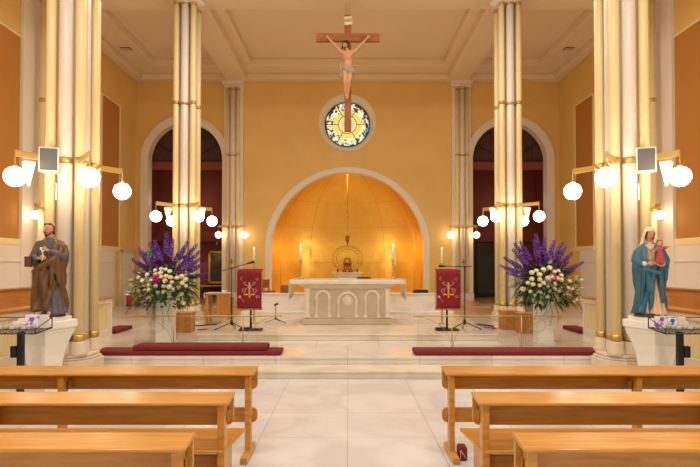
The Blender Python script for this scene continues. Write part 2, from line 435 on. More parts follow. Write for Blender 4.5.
def trim(n, b, m='white', bevel=.01):
    return struct(b.build('trim_%d' % n, M[m], bevel=bevel))
trim(1, MB().arch_band(0, AZ, AR-.03, AR+.13, BY-.06, BY+.36, .55).arch_band(0, AZ, AR+.13, AR+.19, BY-.03, BY, .55))
for k, sx in ((2, -SX), (3, SX)):
    trim(k, MB().arch_band(sx, SZ, SR-.02, SR+.2, BY-.05, BY+.36, .26).arch_band(sx, SZ, SR+.2, SR+.28, BY-.09, BY, .26))
# rose splay
b = MB(); n = 64; v = []
for r, y in ((RR+.02, BY-.012), (RR-.02, BY), (.91, BY+.3), (.91, BY+.36)):
    v += [(r*K(2*PI*i/n), y, RZ+r*S(2*PI*i/n)) for i in range(n)]
f = [(j*n+i, j*n+(i+1) % n, (j+1)*n+(i+1) % n, (j+1)*n+i) for j in range(3) for i in range(n)]
b.add(v, f, True); struct(b.build('trim_4', M['white']))
# window_1 : rose window
win = bpy.data.objects.new('window_1', None); C.objects.link(win); win.location = (0, BY+.31, RZ); win['kind'] = 'structure'
b = MB(); b.add([(.92*K(2*PI*i/64), 0, .92*S(2*PI*i/64)) for i in range(64)], [tuple(range(64))]); b.build('stained_glass', M['stained'], win)
b = MB()
for r in (.37, .9):
    b.tube([(r*K(2*PI*i/48), -.02, r*S(2*PI*i/48)) for i in range(48)], .014 if r < .5 else .02, 6, True)
for k in range(6):
    a = PI*k/3; b.tube([(.37*K(a), -.02, .37*S(a)), (.9*K(a), -.02, .9*S(a))], .014, 6)
b.build('lead_bars', M['bars'], win)

# apse: half drum and half dome of gold leaf
R2 = 3.4; AY = BY+.35
apse = bpy.data.objects.new('wall_apse', None); C.objects.link(apse); apse.location = (0, AY, 0); apse['kind'] = 'structure'
b = MB(); n = 48; rows = []
zs = [(R2, .55), (R2, 1.6), (R2, AZ)]+[(R2*K(PI/2*i/20), AZ+R2*S(PI/2*i/20)) for i in range(1, 21)]
v = []
for r, z in zs: v += [(r*K(PI*i/n), r*S(PI*i/n), z) for i in range(n+1)]
f = [(j*(n+1)+i, j*(n+1)+i+1, (j+1)*(n+1)+i+1, (j+1)*(n+1)+i) for j in range(len(zs)-1) for i in range(n)]
b.add(v, f, True); b.build('gold_half_dome', M['goldleaf'], apse)
b = MB()
for k in range(1, 6):
    a = PI*k/6+ (0 if k != 3 else .0)
    for off in (PI/12,) if False else (0,):
        b.tube([((r-.005)*K(a+off), (r-.005)*S(a+off), z) for r, z in zs], .008, 5)
for z in (1.9, 3.5, 4.6):
    r = R2 if z < AZ else math.sqrt(R2*R2-(z-AZ)**2)
    b.tube([((r-.005)*K(PI*i/36), (r-.005)*S(PI*i/36), z) for i in range(37)], .005, 5)
b.build('panel_seams', M['ringmetal'], apse)
struct(MB().add([(R2*K(PI*i/24), AY+R2*S(PI*i/24), .55) for i in range(25)], [tuple(range(25))]).build('floor_apse', M['whitemarble']))

# side walls
for side, sg in (('left', -1), ('right', 1)):
    x = sg*WX
    b = MB().box(min(x, x+sg*.3), max(x, x+sg*.3), BACK, BY+.35, 0, TOP)
    struct(b.build('wall_'+side, M['wallside']))
n = 5
for sg in (-1, 1):
    xi = sg*WX
    def sb(d, y0, y1, z0, z1, b):   # box lying on the side wall, d proud of it
        return b.box(min(xi, xi-sg*d), max(xi, xi-sg*d), y0, y1, z0, z1)
    # recessed-looking panels with a moulded border
    b = MB()
    for y0, y1 in ((8.2, 13.42), (17.9, 19.26)):
        sb(.015, y0, y1, 2.45, 7.68, b)
    trim(n, b, 'panel', 0); n += 1
    b = MB()
    for y0, y1 in ((8.2, 13.42), (17.9, 19.26)):
        sb(.04, y1, y1+.07, 2.3, 7.72, b); sb(.04, y0-.07, y0, 2.3, 7.72, b)
        sb(.03, y0, y1, 7.68, 7.74, b); sb(.07, y0-.1, y1+.1, 2.28, 2.45, b)
    trim(n, b, 'yellow'); n += 1
    # wainscot of pale stone
    b = MB(); sb(.06, BACK, 18.9, 1.9, 2.28, b); sb(.05, BACK, 18.9, .0, 1.9, b); sb(.09, BACK, 18.9, 1.86, 1.91, b)
    trim(n, b, 'white'); n += 1
    # wall pier
    b = MB(); sb(.1, 13.4, 14.1, 0, 9.15, b); sb(.16, 13.3, 14.2, 8.95, 9.15, b); sb(.15, 13.3, 14.2, 0, .6, b)
    trim(n, b, 'white'); n += 1

# ceiling
struct(MB().box(-WX, WX, BACK, BY+.35, TOP, TOP+.1).build('ceiling', M['ceil']))
b = MB()
def beamx(b, y, w=.42):     # transverse
    for hw, z0, z1 in ((w, 9.12, 9.42), (w+.32, 9.42, 9.65)): b.box(-WX, WX, y-hw, y+hw, z0, z1)
def beamy(b, x, y0, y1, w=.42):
    for hw, z0, z1 in ((w, 9.12, 9.42), (w+.32, 9.42, 9.65)): b.box(x-hw, x+hw, y0, y1, z0-.001, z1+.001)
beamx(b, P2); beamx(b, P1)
struct(b.build('ceiling_beam_transverse', M['ceil'], bevel=.02))
b = MB(); beamy(b, -PX, BACK, BY); beamy(b, PX, BACK, BY); struct(b.build('ceiling_beam_lengthwise', M['ceil'], bevel=.02))
b = MB()
for d, z0, z1 in ((.35, 9.14, 9.36), (1.15, 9.36, 9.65)):
    b.box(-WX, WX, BY-d, BY, z0+.002, z1+.002)
    for sg in (-1, 1): b.box(min(sg*WX, sg*(WX-d)), max(sg*WX, sg*(WX-d)), BACK, BY, z0+.004, z1+.004)
struct(b.build('ceiling_cornice', M['ceil'], bevel=.03))

# rear chapel seen through the tall arches
for sg, sd in ((-1, 'left'), (1, 'right')):
    b = MB().box(sg*6.5-2.3, sg*6.5+2.3, 24.0, 24.2, .3, 7.8)
    for x in (sg*6.5-2.3, sg*6.5+2.2): b.box(x, x+.1, BY+.36, 24, .3, 7.8)
    struct(b.build('wall_chapel_'+sd, M['backred']))
    struct(MB().box(sg*6.5-2.2, sg*6.5+2.2, BY+.4, 24, 7.7, 7.8).build('ceiling_chapel_'+sd, M['backred']))
    struct(MB().box(sg*6.5-1.6, sg*6.5+1.6, BY+.37, BY+.55, 5.68, 6.0).box(sg*6.5-2.2, sg*6.5+2.2, 23.7, 24, 2.85, 3.3).build('trim_fascia_'+sd, M['fascia'], bevel=.01))
    struct(MB().box(sg*6.5-1.6, sg*6.5+1.6, BY+.42, BY+.5, 6.04, 7.6).build('wall_lunette_'+sd, M['darkwood']))
    w = bpy.data.objects.new('window_%d' % (2 if sg < 0 else 3), None); C.objects.link(w); w.location = (sg*SX, BY+.38, SZ); w['kind'] = 'structure'
    b = MB().box(-1.52, 1.52, -.03, .02, 0, .07)
    for a in (30, 60, 90, 120, 150):
        t = math.radians(a); b.tube([(.1*K(t), 0, .07), (1.52*K(t), 0, 1.52*S(t))], .018, 6)
    b.build('glazing_bars', M['bars'], w)
# dark doorway in the right-hand chapel
d = bpy.data.objects.new('door_1', None); C.objects.link(d); d.location = (5.9, 23.8, .3); d['kind'] = 'structure'
MB().box(-.9, .9, .05, .15, 0, 2.5).build('door_leaf', M['darkglass'], d)
MB().box(-1.0, -.9, 0, .18, 0, 2.55).box(.9, 1.0, 0, .18, 0, 2.55).box(-1.0, 1.0, 0, .18, 2.5, 2.6).box(-.03, .03, 0, .1, 0, 2.5).build('door_frame', M['bars'], d)
# white side door with exit sign
d = bpy.data.objects.new('door_2', None); C.objects.link(d); d.location = (-WX, 19.95, .26); d['kind'] = 'structure'
MB().box(0, .05, -.5, .5, 0, 2.0).build('door_leaf', M['white'], d, bevel=.01)
MB().box(0, .1, -.62, -.5, 0, 2.1).box(0, .1, .5, .62, 0, 2.1).box(0, .1, -.62, .62, 2.0, 2.12).build('door_frame', M['stone'], d, bevel=.01)
t = thing('exit_sign', 'green exit sign with white running figure above the side door', 'sign', (-7.9, BY-.04, 2.24))
MB().box(-.17, .17, -.02, .03, -.08, .08).build('sign_panel', M['green'], t)
b = MB().prism([(.03, -.015), (.1, -.015), (.1, -.045), (.145, 0), (.1, .045), (.1, .015), (.03, .015)], -.026, -.022)
b.ball((-.06, -.024, .045), (.014, .003, .014), 8, 6); b.prism([(-.075, .03), (-.045, .03), (-.05, -.01), (-.02, -.05), (-.035, -.055), (-.065, -.02), (-.09, -.055), (-.105, -.045), (-.078, -.008)], -.026, -.022)
b.build('pictogram', M['fairy'], t)
t = thing('fire_extinguisher', 'red fire extinguisher by the side door', 'fire extinguisher', (-8.1, 19.3, .26))
b = MB().lathe([(.0, .05), (.085, .05), (.09, .08), (.09, .45), (.06, .52), (.025, .54), (.025, .57)], seg=16); b.build('cylinder_body', M['redpaint'], t)
MB().box(-.02, .02, -.08, .04, .57, .6).build('handle', M['black'], t); MB().tube([(0, -.03, .58), (.1, -.05, .52), (.11, -.05, .25)], .012, 6).build('hose', M['black'], t); MB().lathe([(.03, .0), (.095, .0), (.095, .05), (0, .05)], seg=16).build('foot_ring', M['black'], t)

# ceiling vents
for sg, w in ((-1, 'above the bearded statue\'s side aisle'), (1, 'above the blue-robed statue\'s side aisle')):
    t = thing('ceiling_vent', 'small dark slotted ceiling vent '+w, 'vent', (sg*7.75, 18.1, 9.362), group='vents in the cornice')
    MB().box(-.17, .17, -.12, .12, -.02, .0).build('vent_body', M['dark'], t)
    b = MB()
    for k in range(4): b.box(-.16, .16, -.1+.055*k, -.08+.055*k, -.035, -.02)
    b.build('louvre', M['stone'], t)

# ------------------------------------------------------------------ clustered pillars
OO = .232; DRUMS = [(0, -.235), (.155, 0), (0, .235), (-.155, 0), (-OO, -OO), (OO, -OO), (OO, OO), (-OO, OO)]
def pillar(name, label, loc, base_h):
    t = thing(name, label, 'pillar', loc, group='clustered pillars')
    o = .232; w = .25; top = 9.0-loc[2]
    oct_ = lambda r: [(r*K(PI/8+PI/4*i), r*S(PI/8+PI/4*i)) for i in range(8)]
    b = MB().prismz(oct_(.47), 0, base_h*.52).prismz(oct_(.44), base_h*.52, base_h*.58).prismz(oct_(.41), base_h*.58, base_h*.66)
    for dx, dy in DRUMS: b.lathe([(.12, base_h*.64), (.13, base_h*.7), (.115, base_h*.75), (.108, base_h)], dx, dy, 20)
    b.build('plinth', M['stone'], t, bevel=.015)
    MB().lathe([(.12, base_h), (.12, top)], seg=16).build('core', M['white'], t)
    for dx, dy in DRUMS[:4]:
        MB().lathe([(.102, base_h+.002), (.102, top)], dx, dy, 24).build('white_shaft', M['pillar'], t)
    for dx, dy in ((-o, -o), (o, -o), (o, o), (-o, o)):
        y = MB().lathe([(.078, base_h+.002), (.078, top)], dx, dy, 20).build('yellow_shaft', M['yellow'], t)
        for z, h in ((base_h+.004, .1), (6.17-loc[2], .09), (top-.1, .07)): MB().lathe([(.078, z), (.085, z), (.085, z+h), (.078, z+h)], dx, dy, 20).build('brass_ring', M['brass'], y)
    for dx, dy in DRUMS[:4]:
        for z, h in ((base_h+.004, .1), (6.15-loc[2], .07), (top-.1, .06)): MB().lathe([(.102, z), (.108, z), (.108, z+h), (.102, z+h)], dx, dy, 20).build('brass_collar', M['brass'], t)
    MB().lathe([(.34, top-.02), (.44, top+.03), (.5, top+.07), (.5, top+.115), (.1, top+.115)], seg=8, smooth=False).build('capital', M['white'], t, bevel=.01)
    return t
pillar('clustered_pillar', 'tall clustered pillar of white and cream shafts behind the bearded statue', (-PX, P1, 0), .6)
pillar('clustered_pillar', 'tall clustered pillar of white and cream shafts behind the blue-robed statue', (PX, P1, 0), .6)
pillar('clustered_pillar', 'slender clustered pillar of white and cream shafts in front of the oil painting arch', (-PX-.06, P2, .26), .4)
pillar('clustered_pillar', 'slender clustered pillar of white and cream shafts in front of the dark glass doorway', (PX+.06, P2, .26), .4)

def pilaster(label, x):
    t = thing('wall_pilaster', label, 'pilaster', (x, BY, .36 if abs(x) < 5 else .26), group='pilasters on the end wall')
    z0 = 0; top = 8.6
    MB().box(-.38, .38, -.12, -.002, 0, 8.75).box(-.29, .29, -.2, -.12, 0, 8.75).build('pier', M['white'], t, bevel=.01)
    MB().box(-.42, .42, -.36, -.002, 8.6, 8.77).box(-.36, .36, -.32, -.002, 8.5, 8.6).build('capital', M['white'], t, bevel=.03)
    MB().box(-.42, .42, -.38, -.002, 0, .3).build('plinth', M['stone'], t, bevel=.02)
    for dx in (-.19, .19):
        y = MB().lathe([(.07, .3), (.07, 8.5)], dx, -.22, 16).build('yellow_shaft', M['yellow'], t)
        for z in (2.86, 5.75, 8.35): MB().lathe([(.07, z), (.076, z), (.076, z+.08), (.07, z+.08)], dx, -.22, 16).build('brass_ring', M['brass'], y)
    MB().lathe([(.1, .3), (.1, 8.5)], 0, -.27, 20).build('white_shaft', M['pillar'], t)
    for z in (2.86, 5.72, 8.33): MB().lathe([(.1, z), (.106, z), (.106, z+.07), (.1, z+.07)], 0, -.27, 20).build('brass_collar', M['brass'], t)
    # consecration cross
    b = MB().box(-.015, .015, -.395, -.375, 1.42, 1.66).box(-.1, .1, -.395, -.375, 1.525, 1.555)
    b.ball((0, -.385, 1.54), (.04, .01, .04), 10, 6); b.build('small_cross', M['bronze'], t)
    return t
pilaster('clustered white wall pilaster between the gold apse and the oil painting arch', -4.55)
pilaster('clustered white wall pilaster between the gold apse and the dark glass doorway', 4.55)

# single shaft on each side-wall pier
for sg, w in ((-1, 'bearded'), (1, 'blue-robed')):
    t = thing('wall_shaft', 'single cream shaft against the side wall pier beyond the %s statue' % w, 'shaft', (sg*8.17, 13.87, .26), group='shafts at the side wall piers')
    MB().lathe([(.16, 0), (.16, .25), (.1, .3), (.088, .32), (.088, 8.85)], seg=20).build('shaft', M['yellow'], t)
    for z in (.35, 2.95, 5.88, 8.55): MB().lathe([(.088, z), (.1, z), (.1, z+.1), (.088, z+.1)], seg=20).build('brass_ring', M['brass'], t)
    MB().lathe([(.1, 8.65), (.2, 8.8), (.2, 8.86), (.05, 8.86)], seg=16).build('capital', M['white'], t)

# ------------------------------------------------------------------ lamps
def globe_part(t, x, y, z, r=.15, stem=.16, m='globe'):
    g = MB().ball((x, y, z), r, 20, 14).build('globe', M[m], t)
    MB().tube([(x, y, z+r-.01), (x, y, z+r+stem)], .009, 8).lathe([(.03, z+r-.015), (.05, z+r-.005), (.03, z+r+.03), (.01, z+r+.035)], x, y, 12).build('hanger', M['brass'], g)
def cluster_lamp(label, x, y, offs, cones):
    z = 3.40
    t = thing('globe_bracket_lamp', label, 'lamp', (x, y, z), group='brass globe brackets on the pillars')
    b = MB()
    for dx, dy, r in ((0, -.235, .102), (.155, 0, .102), (0, .235, .102), (-.155, 0, .102), (-.232, -.232, .078), (.232, -.232, .078), (.232, .232, .078), (-.232, .232, .078)):
        b.lathe([(r, -.05), (r+.008, -.05), (r+.008, .05), (r, .05)], dx, dy, 20)
    b.build('collar', M['brass'], t)
    for dx, dy in offs:
        l = math.hypot(dx, dy); ux, uy = dx/l, dy/l
        s0 = .30
        q = MB(); a = MB()
        p0 = Vector((ux*s0, uy*s0, 0)); p1 = Vector((dx, dy, 0)); nn = Vector((-uy, ux, 0))*.012
        vs = []
        for p in (p0, p1):
            for zz in (-.045, .045):
                vs += [p-nn+Vector((0, 0, zz)), p+nn+Vector((0, 0, zz))]
        a.add(vs, [(0, 1, 3, 2), (4, 6, 7, 5), (0, 4, 5, 1), (2, 3, 7, 6), (0, 2, 6, 4), (1, 5, 7, 3)])
        a.build('arm', M['brass'], t)
        globe_part(t, dx, dy, -.345, .143, .16)
    for dx, dy in cones:
        b = MB().lathe([(.0, -.42), (.02, -.42), (.11, -.06), (.105, -.05), (0, -.05)], dx, dy, 4, False); b.build('cone_shade', M['frosted'], t)
    return t
cn = [(-.43, -.1), (.43, .1)]
cluster_lamp('brass bracket with four glowing globes on the pillar behind the bearded statue', -PX, P1, [(-.40, -.84), (.64, -.76), (.50, .66), (-.66, .72)], [(-.46, -.42)])
cluster_lamp('brass bracket with four glowing globes on the pillar behind the blue-robed statue', PX, P1, [(.40, -.84), (-.64, -.76), (-.50, .66), (.66, .72)], [(.46, -.42)])
cluster_lamp('brass bracket with four glowing globes on the pillar before the oil painting arch', -PX-.06, P2, [(-.56, -.80), (.56, -.78), (.52, .70), (-.66, .70)], [(-.45, -.2), (.45, -.1)])
cluster_lamp('brass bracket with four glowing globes on the pillar before the dark glass doorway', PX+.06, P2, [(.56, -.80), (-.56, -.78), (-.52, .70), (.66, .70)], [(.45, -.2), (-.45, -.1)])
def pilaster_lamp(label, x):
    t = thing('globe_wall_lamp', label, 'lamp', (x, BY-.29, 3.3), group='twin globe lamps on the pilasters')
    MB().box(-.55, .55, -.11, -.09, -.04, .04).build('arm', M['brass'], t)
    for dx in (-.52, .52): globe_part(t, dx, -.1, -.34, .125, .14, 'globe_dim')
pilaster_lamp('two glowing globes on a brass bar on the pilaster beside the oil painting arch', -4.55)
pilaster_lamp('two glowing globes on a brass bar on the pilaster beside the dark glass doorway', 4.55)
for sg, w in ((-1, 'bearded'), (1, 'blue-robed')):
    t = thing('globe_side_lamp', 'single glowing globe on the side wall shaft seen past the %s statue' % w, 'lamp', (sg*8.17, 13.78, 3.35), group='single globes on the side wall shafts')
    MB().box(-.012, .012, -.22, -.0, -.04, .04).build('arm', M['brass'], t)
    globe_part(t, 0, -.2, -.26, .11, .1, 'globe_dim')

# speakers on the pillars
for sg, w in ((-1, 'bearded'), (1, 'blue-robed')):
    t = thing('wall_speaker', 'small white loudspeaker with grey grille on the pillar behind the %s statue' % w, 'loudspeaker', (sg*4.53, P1-.42, 3.37), sg*-.3, group='loudspeakers on the pillars')
    MB().prismz([(-.14, -.1), (.14, -.1), (.1, .1), (-.1, .1)], -.19, .19).build('speaker_box', M['wplastic'], t, bevel=.015)
    MB().box(-.12, .12, -.115, -.1, -.165, .165).build('grille', M['grey'], t, bevel=.02)
    MB().box(-.03, .03, .1, .16, -.04, .04).build('mounting', M['wplastic'], t)
# twin spotlights
for sg, w in ((-1, 'bearded'), (1, 'blue-robed')):
    t = thing('twin_spotlight', 'tiny white twin spotlight on the far side of the pillar behind the %s statue' % w, 'spotlight', (sg*(PX-.1), P1+.40, 3.78), group='twin spotlights')
    MB().box(-.12, .12, -.06, .02, -.02, .03).build('bracket', M['wplastic'], t)
    for dx in (-.13, .13): MB().tube([(dx, -.04, 0), (dx+sg*-.02, -.12, -.04)], [.035, .045], 12).build('spot_head', M['wplastic'], t)

# ------------------------------------------------------------------ pews
def pew(label, y, xin, sg, front):
    # y: near edge of the ledge; xin: aisle end (positive); sg: side
    t = thing('pew_front' if front else 'church_pew', label, 'pew', (sg*xin, y, 0), group='oak pews on the %s side' % ('bearded statue' if sg < 0 else 'blue-robed statue'))
    L = 4.6
    def X(a, c): return (min(sg*a, sg*c), max(sg*a, sg*c))
    x0, x1 = X(0, L)
    e0, e1 = X(-.01, L)
    # ledge: slightly sloped slab with a clipped aisle corner
    dp = .26 if front else (.24 if y > 3 else .205)
    b = MB().prismx([(0, .752), (0, .775), (dp, .802), (dp, .778)], x0, x1)
    b.build('book_ledge', M['pew'], t, bevel=.006)
    # upper board with rounded lower aisle corner
    def board(z0, z1, yy, th, nm, both):
        r = .05; pts = []
        xs, xe = 0, L
        pts.append((xe, z0)); pts.append((xe, z1))
        if both: pts += [(r-r*S(a*PI/12), z1-r+r*K(a*PI/12)) for a in range(7)]
        else: pts.append((0, z1))
        pts += [(r-r*K(a*PI/12), z0+r-r*S(a*PI/12)) for a in range(7)]
        poly = [(sg*p[0], p[1]) for p in pts]
        if sg < 0: poly.reverse()
        MB().prism(poly, yy, yy+th).build(nm, M['pew'], t, bevel=.004)
    board(.585 if front else .56, .772, dp-.055, .026, 'back_board', False)
    if front: board(.27, .41, .2, .03, 'lower_board', True)
    for px in (.035, 1.78, 3.6):
        a, c = X(px, px+.055)
        p = MB().box(a, c, .04, .13, .0, .754).build('end_post', M['pew'], t, bevel=.006)
        MB().box(a-.004, c+.004, -.16, .30, 0, .055).build('foot', M['pew'], p, bevel=.006); MB().box(a, c, .1, .2, .6, .68).build('spacer', M['pew'], p)
        if front: MB().box(a, c, .1, .2, .3, .37).build('bracket', M['pew'], p)
    if not front:
        a, c = X(.0, L)
        sgx = sg
        poly = [(0, .04), (.02, .0), (L, 0), (L, .56), (0.0, .56)]
        poly = [(sg*(q[0]+.0), q[1]) for q in [(.03, .06), (.07, .03), (L, .03), (L, .57), (-.02, .57)]]
        if sg > 0: pass
        else: poly.reverse()
        MB().prismz(poly, .395, .42).build('seat', M['pew'], t, bevel=.008)
        for px in (.08, 1.85, 3.7):
            a, c = X(px, px+.04)
            MB().box(a, c, .14, .5, 0, .395).build('seat_support', M['pew'], t, bevel=.005)
        a, c = X(.12, L-.1)
        MB().box(a, c, .16, .19, .12, .34).build('kneeler_rail', M['pew'], t, bevel=.005)
        MB().box(a, c, .15, .26, .06, .1).build('kneeler_bar', M['pew'], t, bevel=.005)
    return t
PW = {}
for (y, xi, xr, fr, la) in ((4.82, .866, .91, True, 'open oak pew front with two boards near the steps'), (3.80, .868, .955, False, 'oak pew with seat, middle of three rows'), (2.86, .89, .965, False, 'oak pew farthest from the altar')):
    pew(la+', bearded statue\'s side', y, xi, -1, fr); pew(la+', blue-robed statue\'s side', y, xr, 1, fr)
t = thing('prayer_cushion', 'small dark red hassock on the floor beside the end post of an open pew front', 'cushion', (1.05, 4.80, .0), 0)
MB().box(-.04, .04, -.06, .06, 0, .13).build('cushion_pad', M['red'], t, bevel=.02)
MB().tube([(-.025, -.06, .03), (-.025, -.06, .10)], .002, 5).tube([(.025, -.06, .03), (-.025, -.06, .10)], .002, 5).build('white_stitching', M['fairy'], t)

# ------------------------------------------------------------------ choir stalls along the aisles
for sg, w in ((-1, 'bearded'), (1, 'blue-robed')):
    t = thing('choir_stall', 'low white stall front with ribbed panels and oak top behind the %s statue' % w, 'stall', (sg*5.13, 0, .0), group='stall fronts')
    def bx(b, d0, d1, y0, y1, z0, z1): return b.box(min(sg*d0, sg*d1), max(sg*d0, sg*d1), y0, y1, z0, z1)
    b = MB(); y0, y1 = 5.9, 11.36
    bx(b, .03, .1, y0, y1, .26, 1.02); bx(b, 0, .04, y0, y1, .26, .40); bx(b, 0, .04, y0, y1, .96, 1.05); bx(b, .0, .04, y1-.09, y1, .4, .96)
    for yy in (6.0, 7.3, 8.6, 9.9): bx(b, 0, .04, yy, yy+.08, .4, .96)
    bx(b, 0, .1, y0, 8.68, 0, .26); bx(b, .1, .5, y1-.06, y1, .26, 1.02)
    b.build('frame', M['white'], t, bevel=.004)
    b = MB(); yy = 6.1
    while yy < 11.2:
        bx(b, .018, .03, yy, yy+.035, .42, .94); yy += .07
    b.build('ribbed_panel', M['yellow'], t)
    b = MB(); bx(b, -.02, .3, y0, y1+.02, 1.055, 1.09); b.build('oak_top', M['stall'], t, bevel=.005)
    t = thing('stall_bench', 'long oak bench back behind the white stall front on the side of the %s statue' % w, 'bench', (sg*6.4, 0, .0), group='stall benches')
    b = MB(); bx(b, 0, .05, 5.9, 11.0, .45, 1.32); bx(b, -.03, .08, 5.9, 11.0, 1.30, 1.34); b.build('backrest', M['stall'], t, bevel=.006)
    b = MB(); bx(b, -.42, 0, 5.9, 11.0, .62, .66); b.build('seat', M['stall'], t, bevel=.006)
    for yy in (5.9, 8.0, 10.9):
        b = MB(); bx(b, -.4, .05, yy, yy+.06, 0 if yy < 8.5 else .26, .62); b.build('leg', M['stall'], t)
    o = MB().box(-.17, .17, -.45, .45, 0, .09).build('red_kneeler', M['red'], bevel=.02); o.location = (sg*5.28, 11.95, .26)
    tag(o, 'low red kneeler on the floor at the end of the stalls beyond the %s statue' % w, 'kneeler', 'floor kneelers by the stalls')

# ------------------------------------------------------------------ red cushions and communion rail
def cushion(name, label, x0, x1, y0, y1, z0, z1, g=None):
    o = MB().box((x0-x1)/2, (x1-x0)/2, y0-8.95, y1-8.95, 0, z1-z0).build(name, M['red'], bevel=.03, seg=3)
    o.location = ((x0+x1)/2, 8.95, z0); tag(o, label, 'cushion', 'long red step cushions'); return o
cushion('kneeling_cushion', 'long red cushion on the step, lower of the stacked pair by the bearded statue', -4.27, -1.12, 8.74, 9.18, .262, .34)
cushion('kneeling_cushion', 'shorter red cushion stacked on top of another on the step', -3.62, -1.36, 8.76, 9.16, .342, .425)
cushion('kneeling_cushion', 'long red cushion lying alone on the step by the blue-robed statue', 1.13, 4.3, 8.74, 9.18, .262, .34)
def rail(sg, w):
    t = thing('communion_rail', 'thin brass communion rail with curls and glass, %s' % w, 'rail', (0, 9.38, .26), group='communion rails')
    z = .6
    def T(pts, r=.008): return MB().tube([(sg*p[0], 0, p[1]) for p in pts], r, 8)
    T([(1.2, z), (3.86, z)], .010).ball((sg*1.2, 0, z), .02, 10, 8).build('hand_rail', M['brass'], t)
    for px in (1.88, 3.13):
        p = T([(px, 0), (px, z)], .011).build('post', M['brass'], t)
        for s in (-1, 1):
            T([(px+s*.02*1, .0), (px+s*.03, .15), (px+s*.1, .32), (px+s*.24, .46), (px+s*.42, .55), (px+s*.6, .595)], .005).build('curl', M['brass'], p)
        T([(px+.3+.13*K(a*PI/8), .44+.13*S(a*PI/8)) for a in range(0, 17)], .004).build('ring', M['brass'], p)
    for a, c in ((1.25, 1.84), (1.92, 3.09), (3.17, 3.84)):
        MB().box(min(sg*a, sg*c), max(sg*a, sg*c), -.004, .004, .03, z-.02).build('glass_panel', M['glass'], t)
rail(-1, 'bearded statue\'s side'); rail(1, 'blue-robed statue\'s side')

# ------------------------------------------------------------------ altar
t = thing('altar', 'carved cream marble altar with three relief arches and round medallion', 'altar', (0, 12.1, .395))
MB().box(-1.02, 1.02, -.04, 1.0, 0, .14).box(-.99, .99, -.02, .98, .14, .17).build('plinth', M['altar'], t, bevel=.01)
MB().box(-.95, .95, .02, .94, .17, .86).build('body', M['altar'], t)
MB().box(-.99, .99, -.02, .98, .84, .88).box(-1.06, 1.06, -.06, 1.02, .88, .91).box(-1.12, 1.12, -.1, 1.06, .91, .94).build('cornice', M['altar_pale'], t, bevel=.012)
MB().box(-1.33, 1.33, -.16, 1.12, .94, 1.035).build('altar_slab', M['altar_pale'], t, bevel=.02)
for sx in (-1, 1):
    b = MB(); x = sx*.93
    b.box(x-.05, x+.05, -.03, .03, .17, .84).frust(x, 0, .17, .23, .08, .06, .05, .04).frust(x, 0, .78, .84, .05, .04, .08, .06); b.build('corner_pier', M['altar_pale'], t, bevel=.006)
for cx, w, h, r in ((-.57, .16, .60, .02), (0, .215, .56, .02), (.57, .16, .60, .02)):
    b = MB(); zs_ = .17+h-w
    b.arch_band(cx, zs_+.02, w-.035, w+.02, -.02, .03, None, seg=24)
    for s in (-1, 1):
        x = cx+s*(w-.005)
        b.tube([(x, .0, .2), (x, .0, zs_+.02)], .019, 10); b.frust(x, 0, .17, .25, .055, .03, .02, .02); b.frust(x, 0, zs_-.03, zs_+.03, .02, .02, .036, .03)
    b.arch_band(cx, zs_+.02, w-.035, w-.02, -.0, .022, .17)
    b.build('relief_arch', M['altar_pale'], t, bevel=.003)
b = MB().tube([(.11*K(2*PI*i/32), .0, .56+.11*S(2*PI*i/32)) for i in range(32)], .014, 8, True).ball((0, .02, .56), (.1, .03, .1), 20, 12)
b.box(-.012, .012, -.018, 0, .49, .63).box(-.06, .06, -.018, 0, .56, .585)
b.build('medallion', M['whitemarble'], t)
# altar cloth: top sheet and two hanging ends
o = MB()
prof = [(-1.355, .62), (-1.352, .8), (-1.35, 1.03), (-1.34, 1.042), (1.34, 1.042), (1.35, 1.03), (1.352, .8), (1.355, .62)]
v = []; f = []; ny = 14
for i, (x, z) in enumerate(prof):
    for j in range(ny+1):
        y = -.1+1.16*j/ny; hang = 1 if z < .9 else 0
        v.append((x+hang*.012*S(j*1.9)*(1 if x > 0 else -1), y, z-.395*0+.395-.395 - hang*.05*(1-j/ny)))
f = [(i*(ny+1)+j, i*(ny+1)+j+1, (i+1)*(ny+1)+j+1, (i+1)*(ny+1)+j) for i in range(len(prof)-1) for j in range(ny)]
o.add(v, f, True); o = o.build('altar_cloth', M['cloth'], solid=.008); o.location = (0, 12.1, .40); tag(o, 'white linen cloth over the marble altar hanging at both ends', 'tablecloth')

def candlestick(name, label, loc, h, ch, group, r=.03, gold='brass'):
    t = thing(name, label, 'candlestick', loc, group=group)
    pr = [(.0, 0), (.075, 0), (.075, .015), (.03, .035), (.014, .06)]
    n = max(2, int((h-.1)/.06))
    for i in range(n):
        z = .07+(h-.12)*i/n; d = (h-.12)/n
        pr += [(.017, z), (.036, z+d*.35), (.018, z+d*.8)]
    pr += [(.014, h-.04), (.045, h-.015), (.045, h), (.02, h)]
    MB().lathe(pr, seg=16).build('stick', M[gold], t)
    c = MB().lathe([(r, h), (r, h+ch-.01), (r*.6, h+ch), (.0, h+ch)], seg=16).build('candle', M['wax'], t)
    MB().lathe([(.0, h+ch+.0), (.008, h+ch+.015), (.009, h+ch+.03), (.0, h+ch+.06)], seg=8).build('flame', M['flame'], c)
    return t
candlestick('altar_candlestick', 'tall gold candlestick with lit candle on the altar end nearer the mic floor stand', (-1.13, 12.55, 1.446), .44, .36, 'candlesticks on the altar', .036)
candlestick('altar_candlestick', 'tall gold candlestick with lit candle on the altar end beside the black book', (1.10, 12.55, 1.446), .44, .36, 'candlesticks on the altar', .036)
t = thing('altar_book', 'dark book lying on the altar cloth', 'book', (.40, 12.75, 1.448), 0)
MB().box(-.17, .17, -.1, .1, 0, .035).build('cover', M['black'], t, bevel=.005); MB().box(-.165, .165, -.095, .103, .006, .028).build('pages', M['fairy'], t)
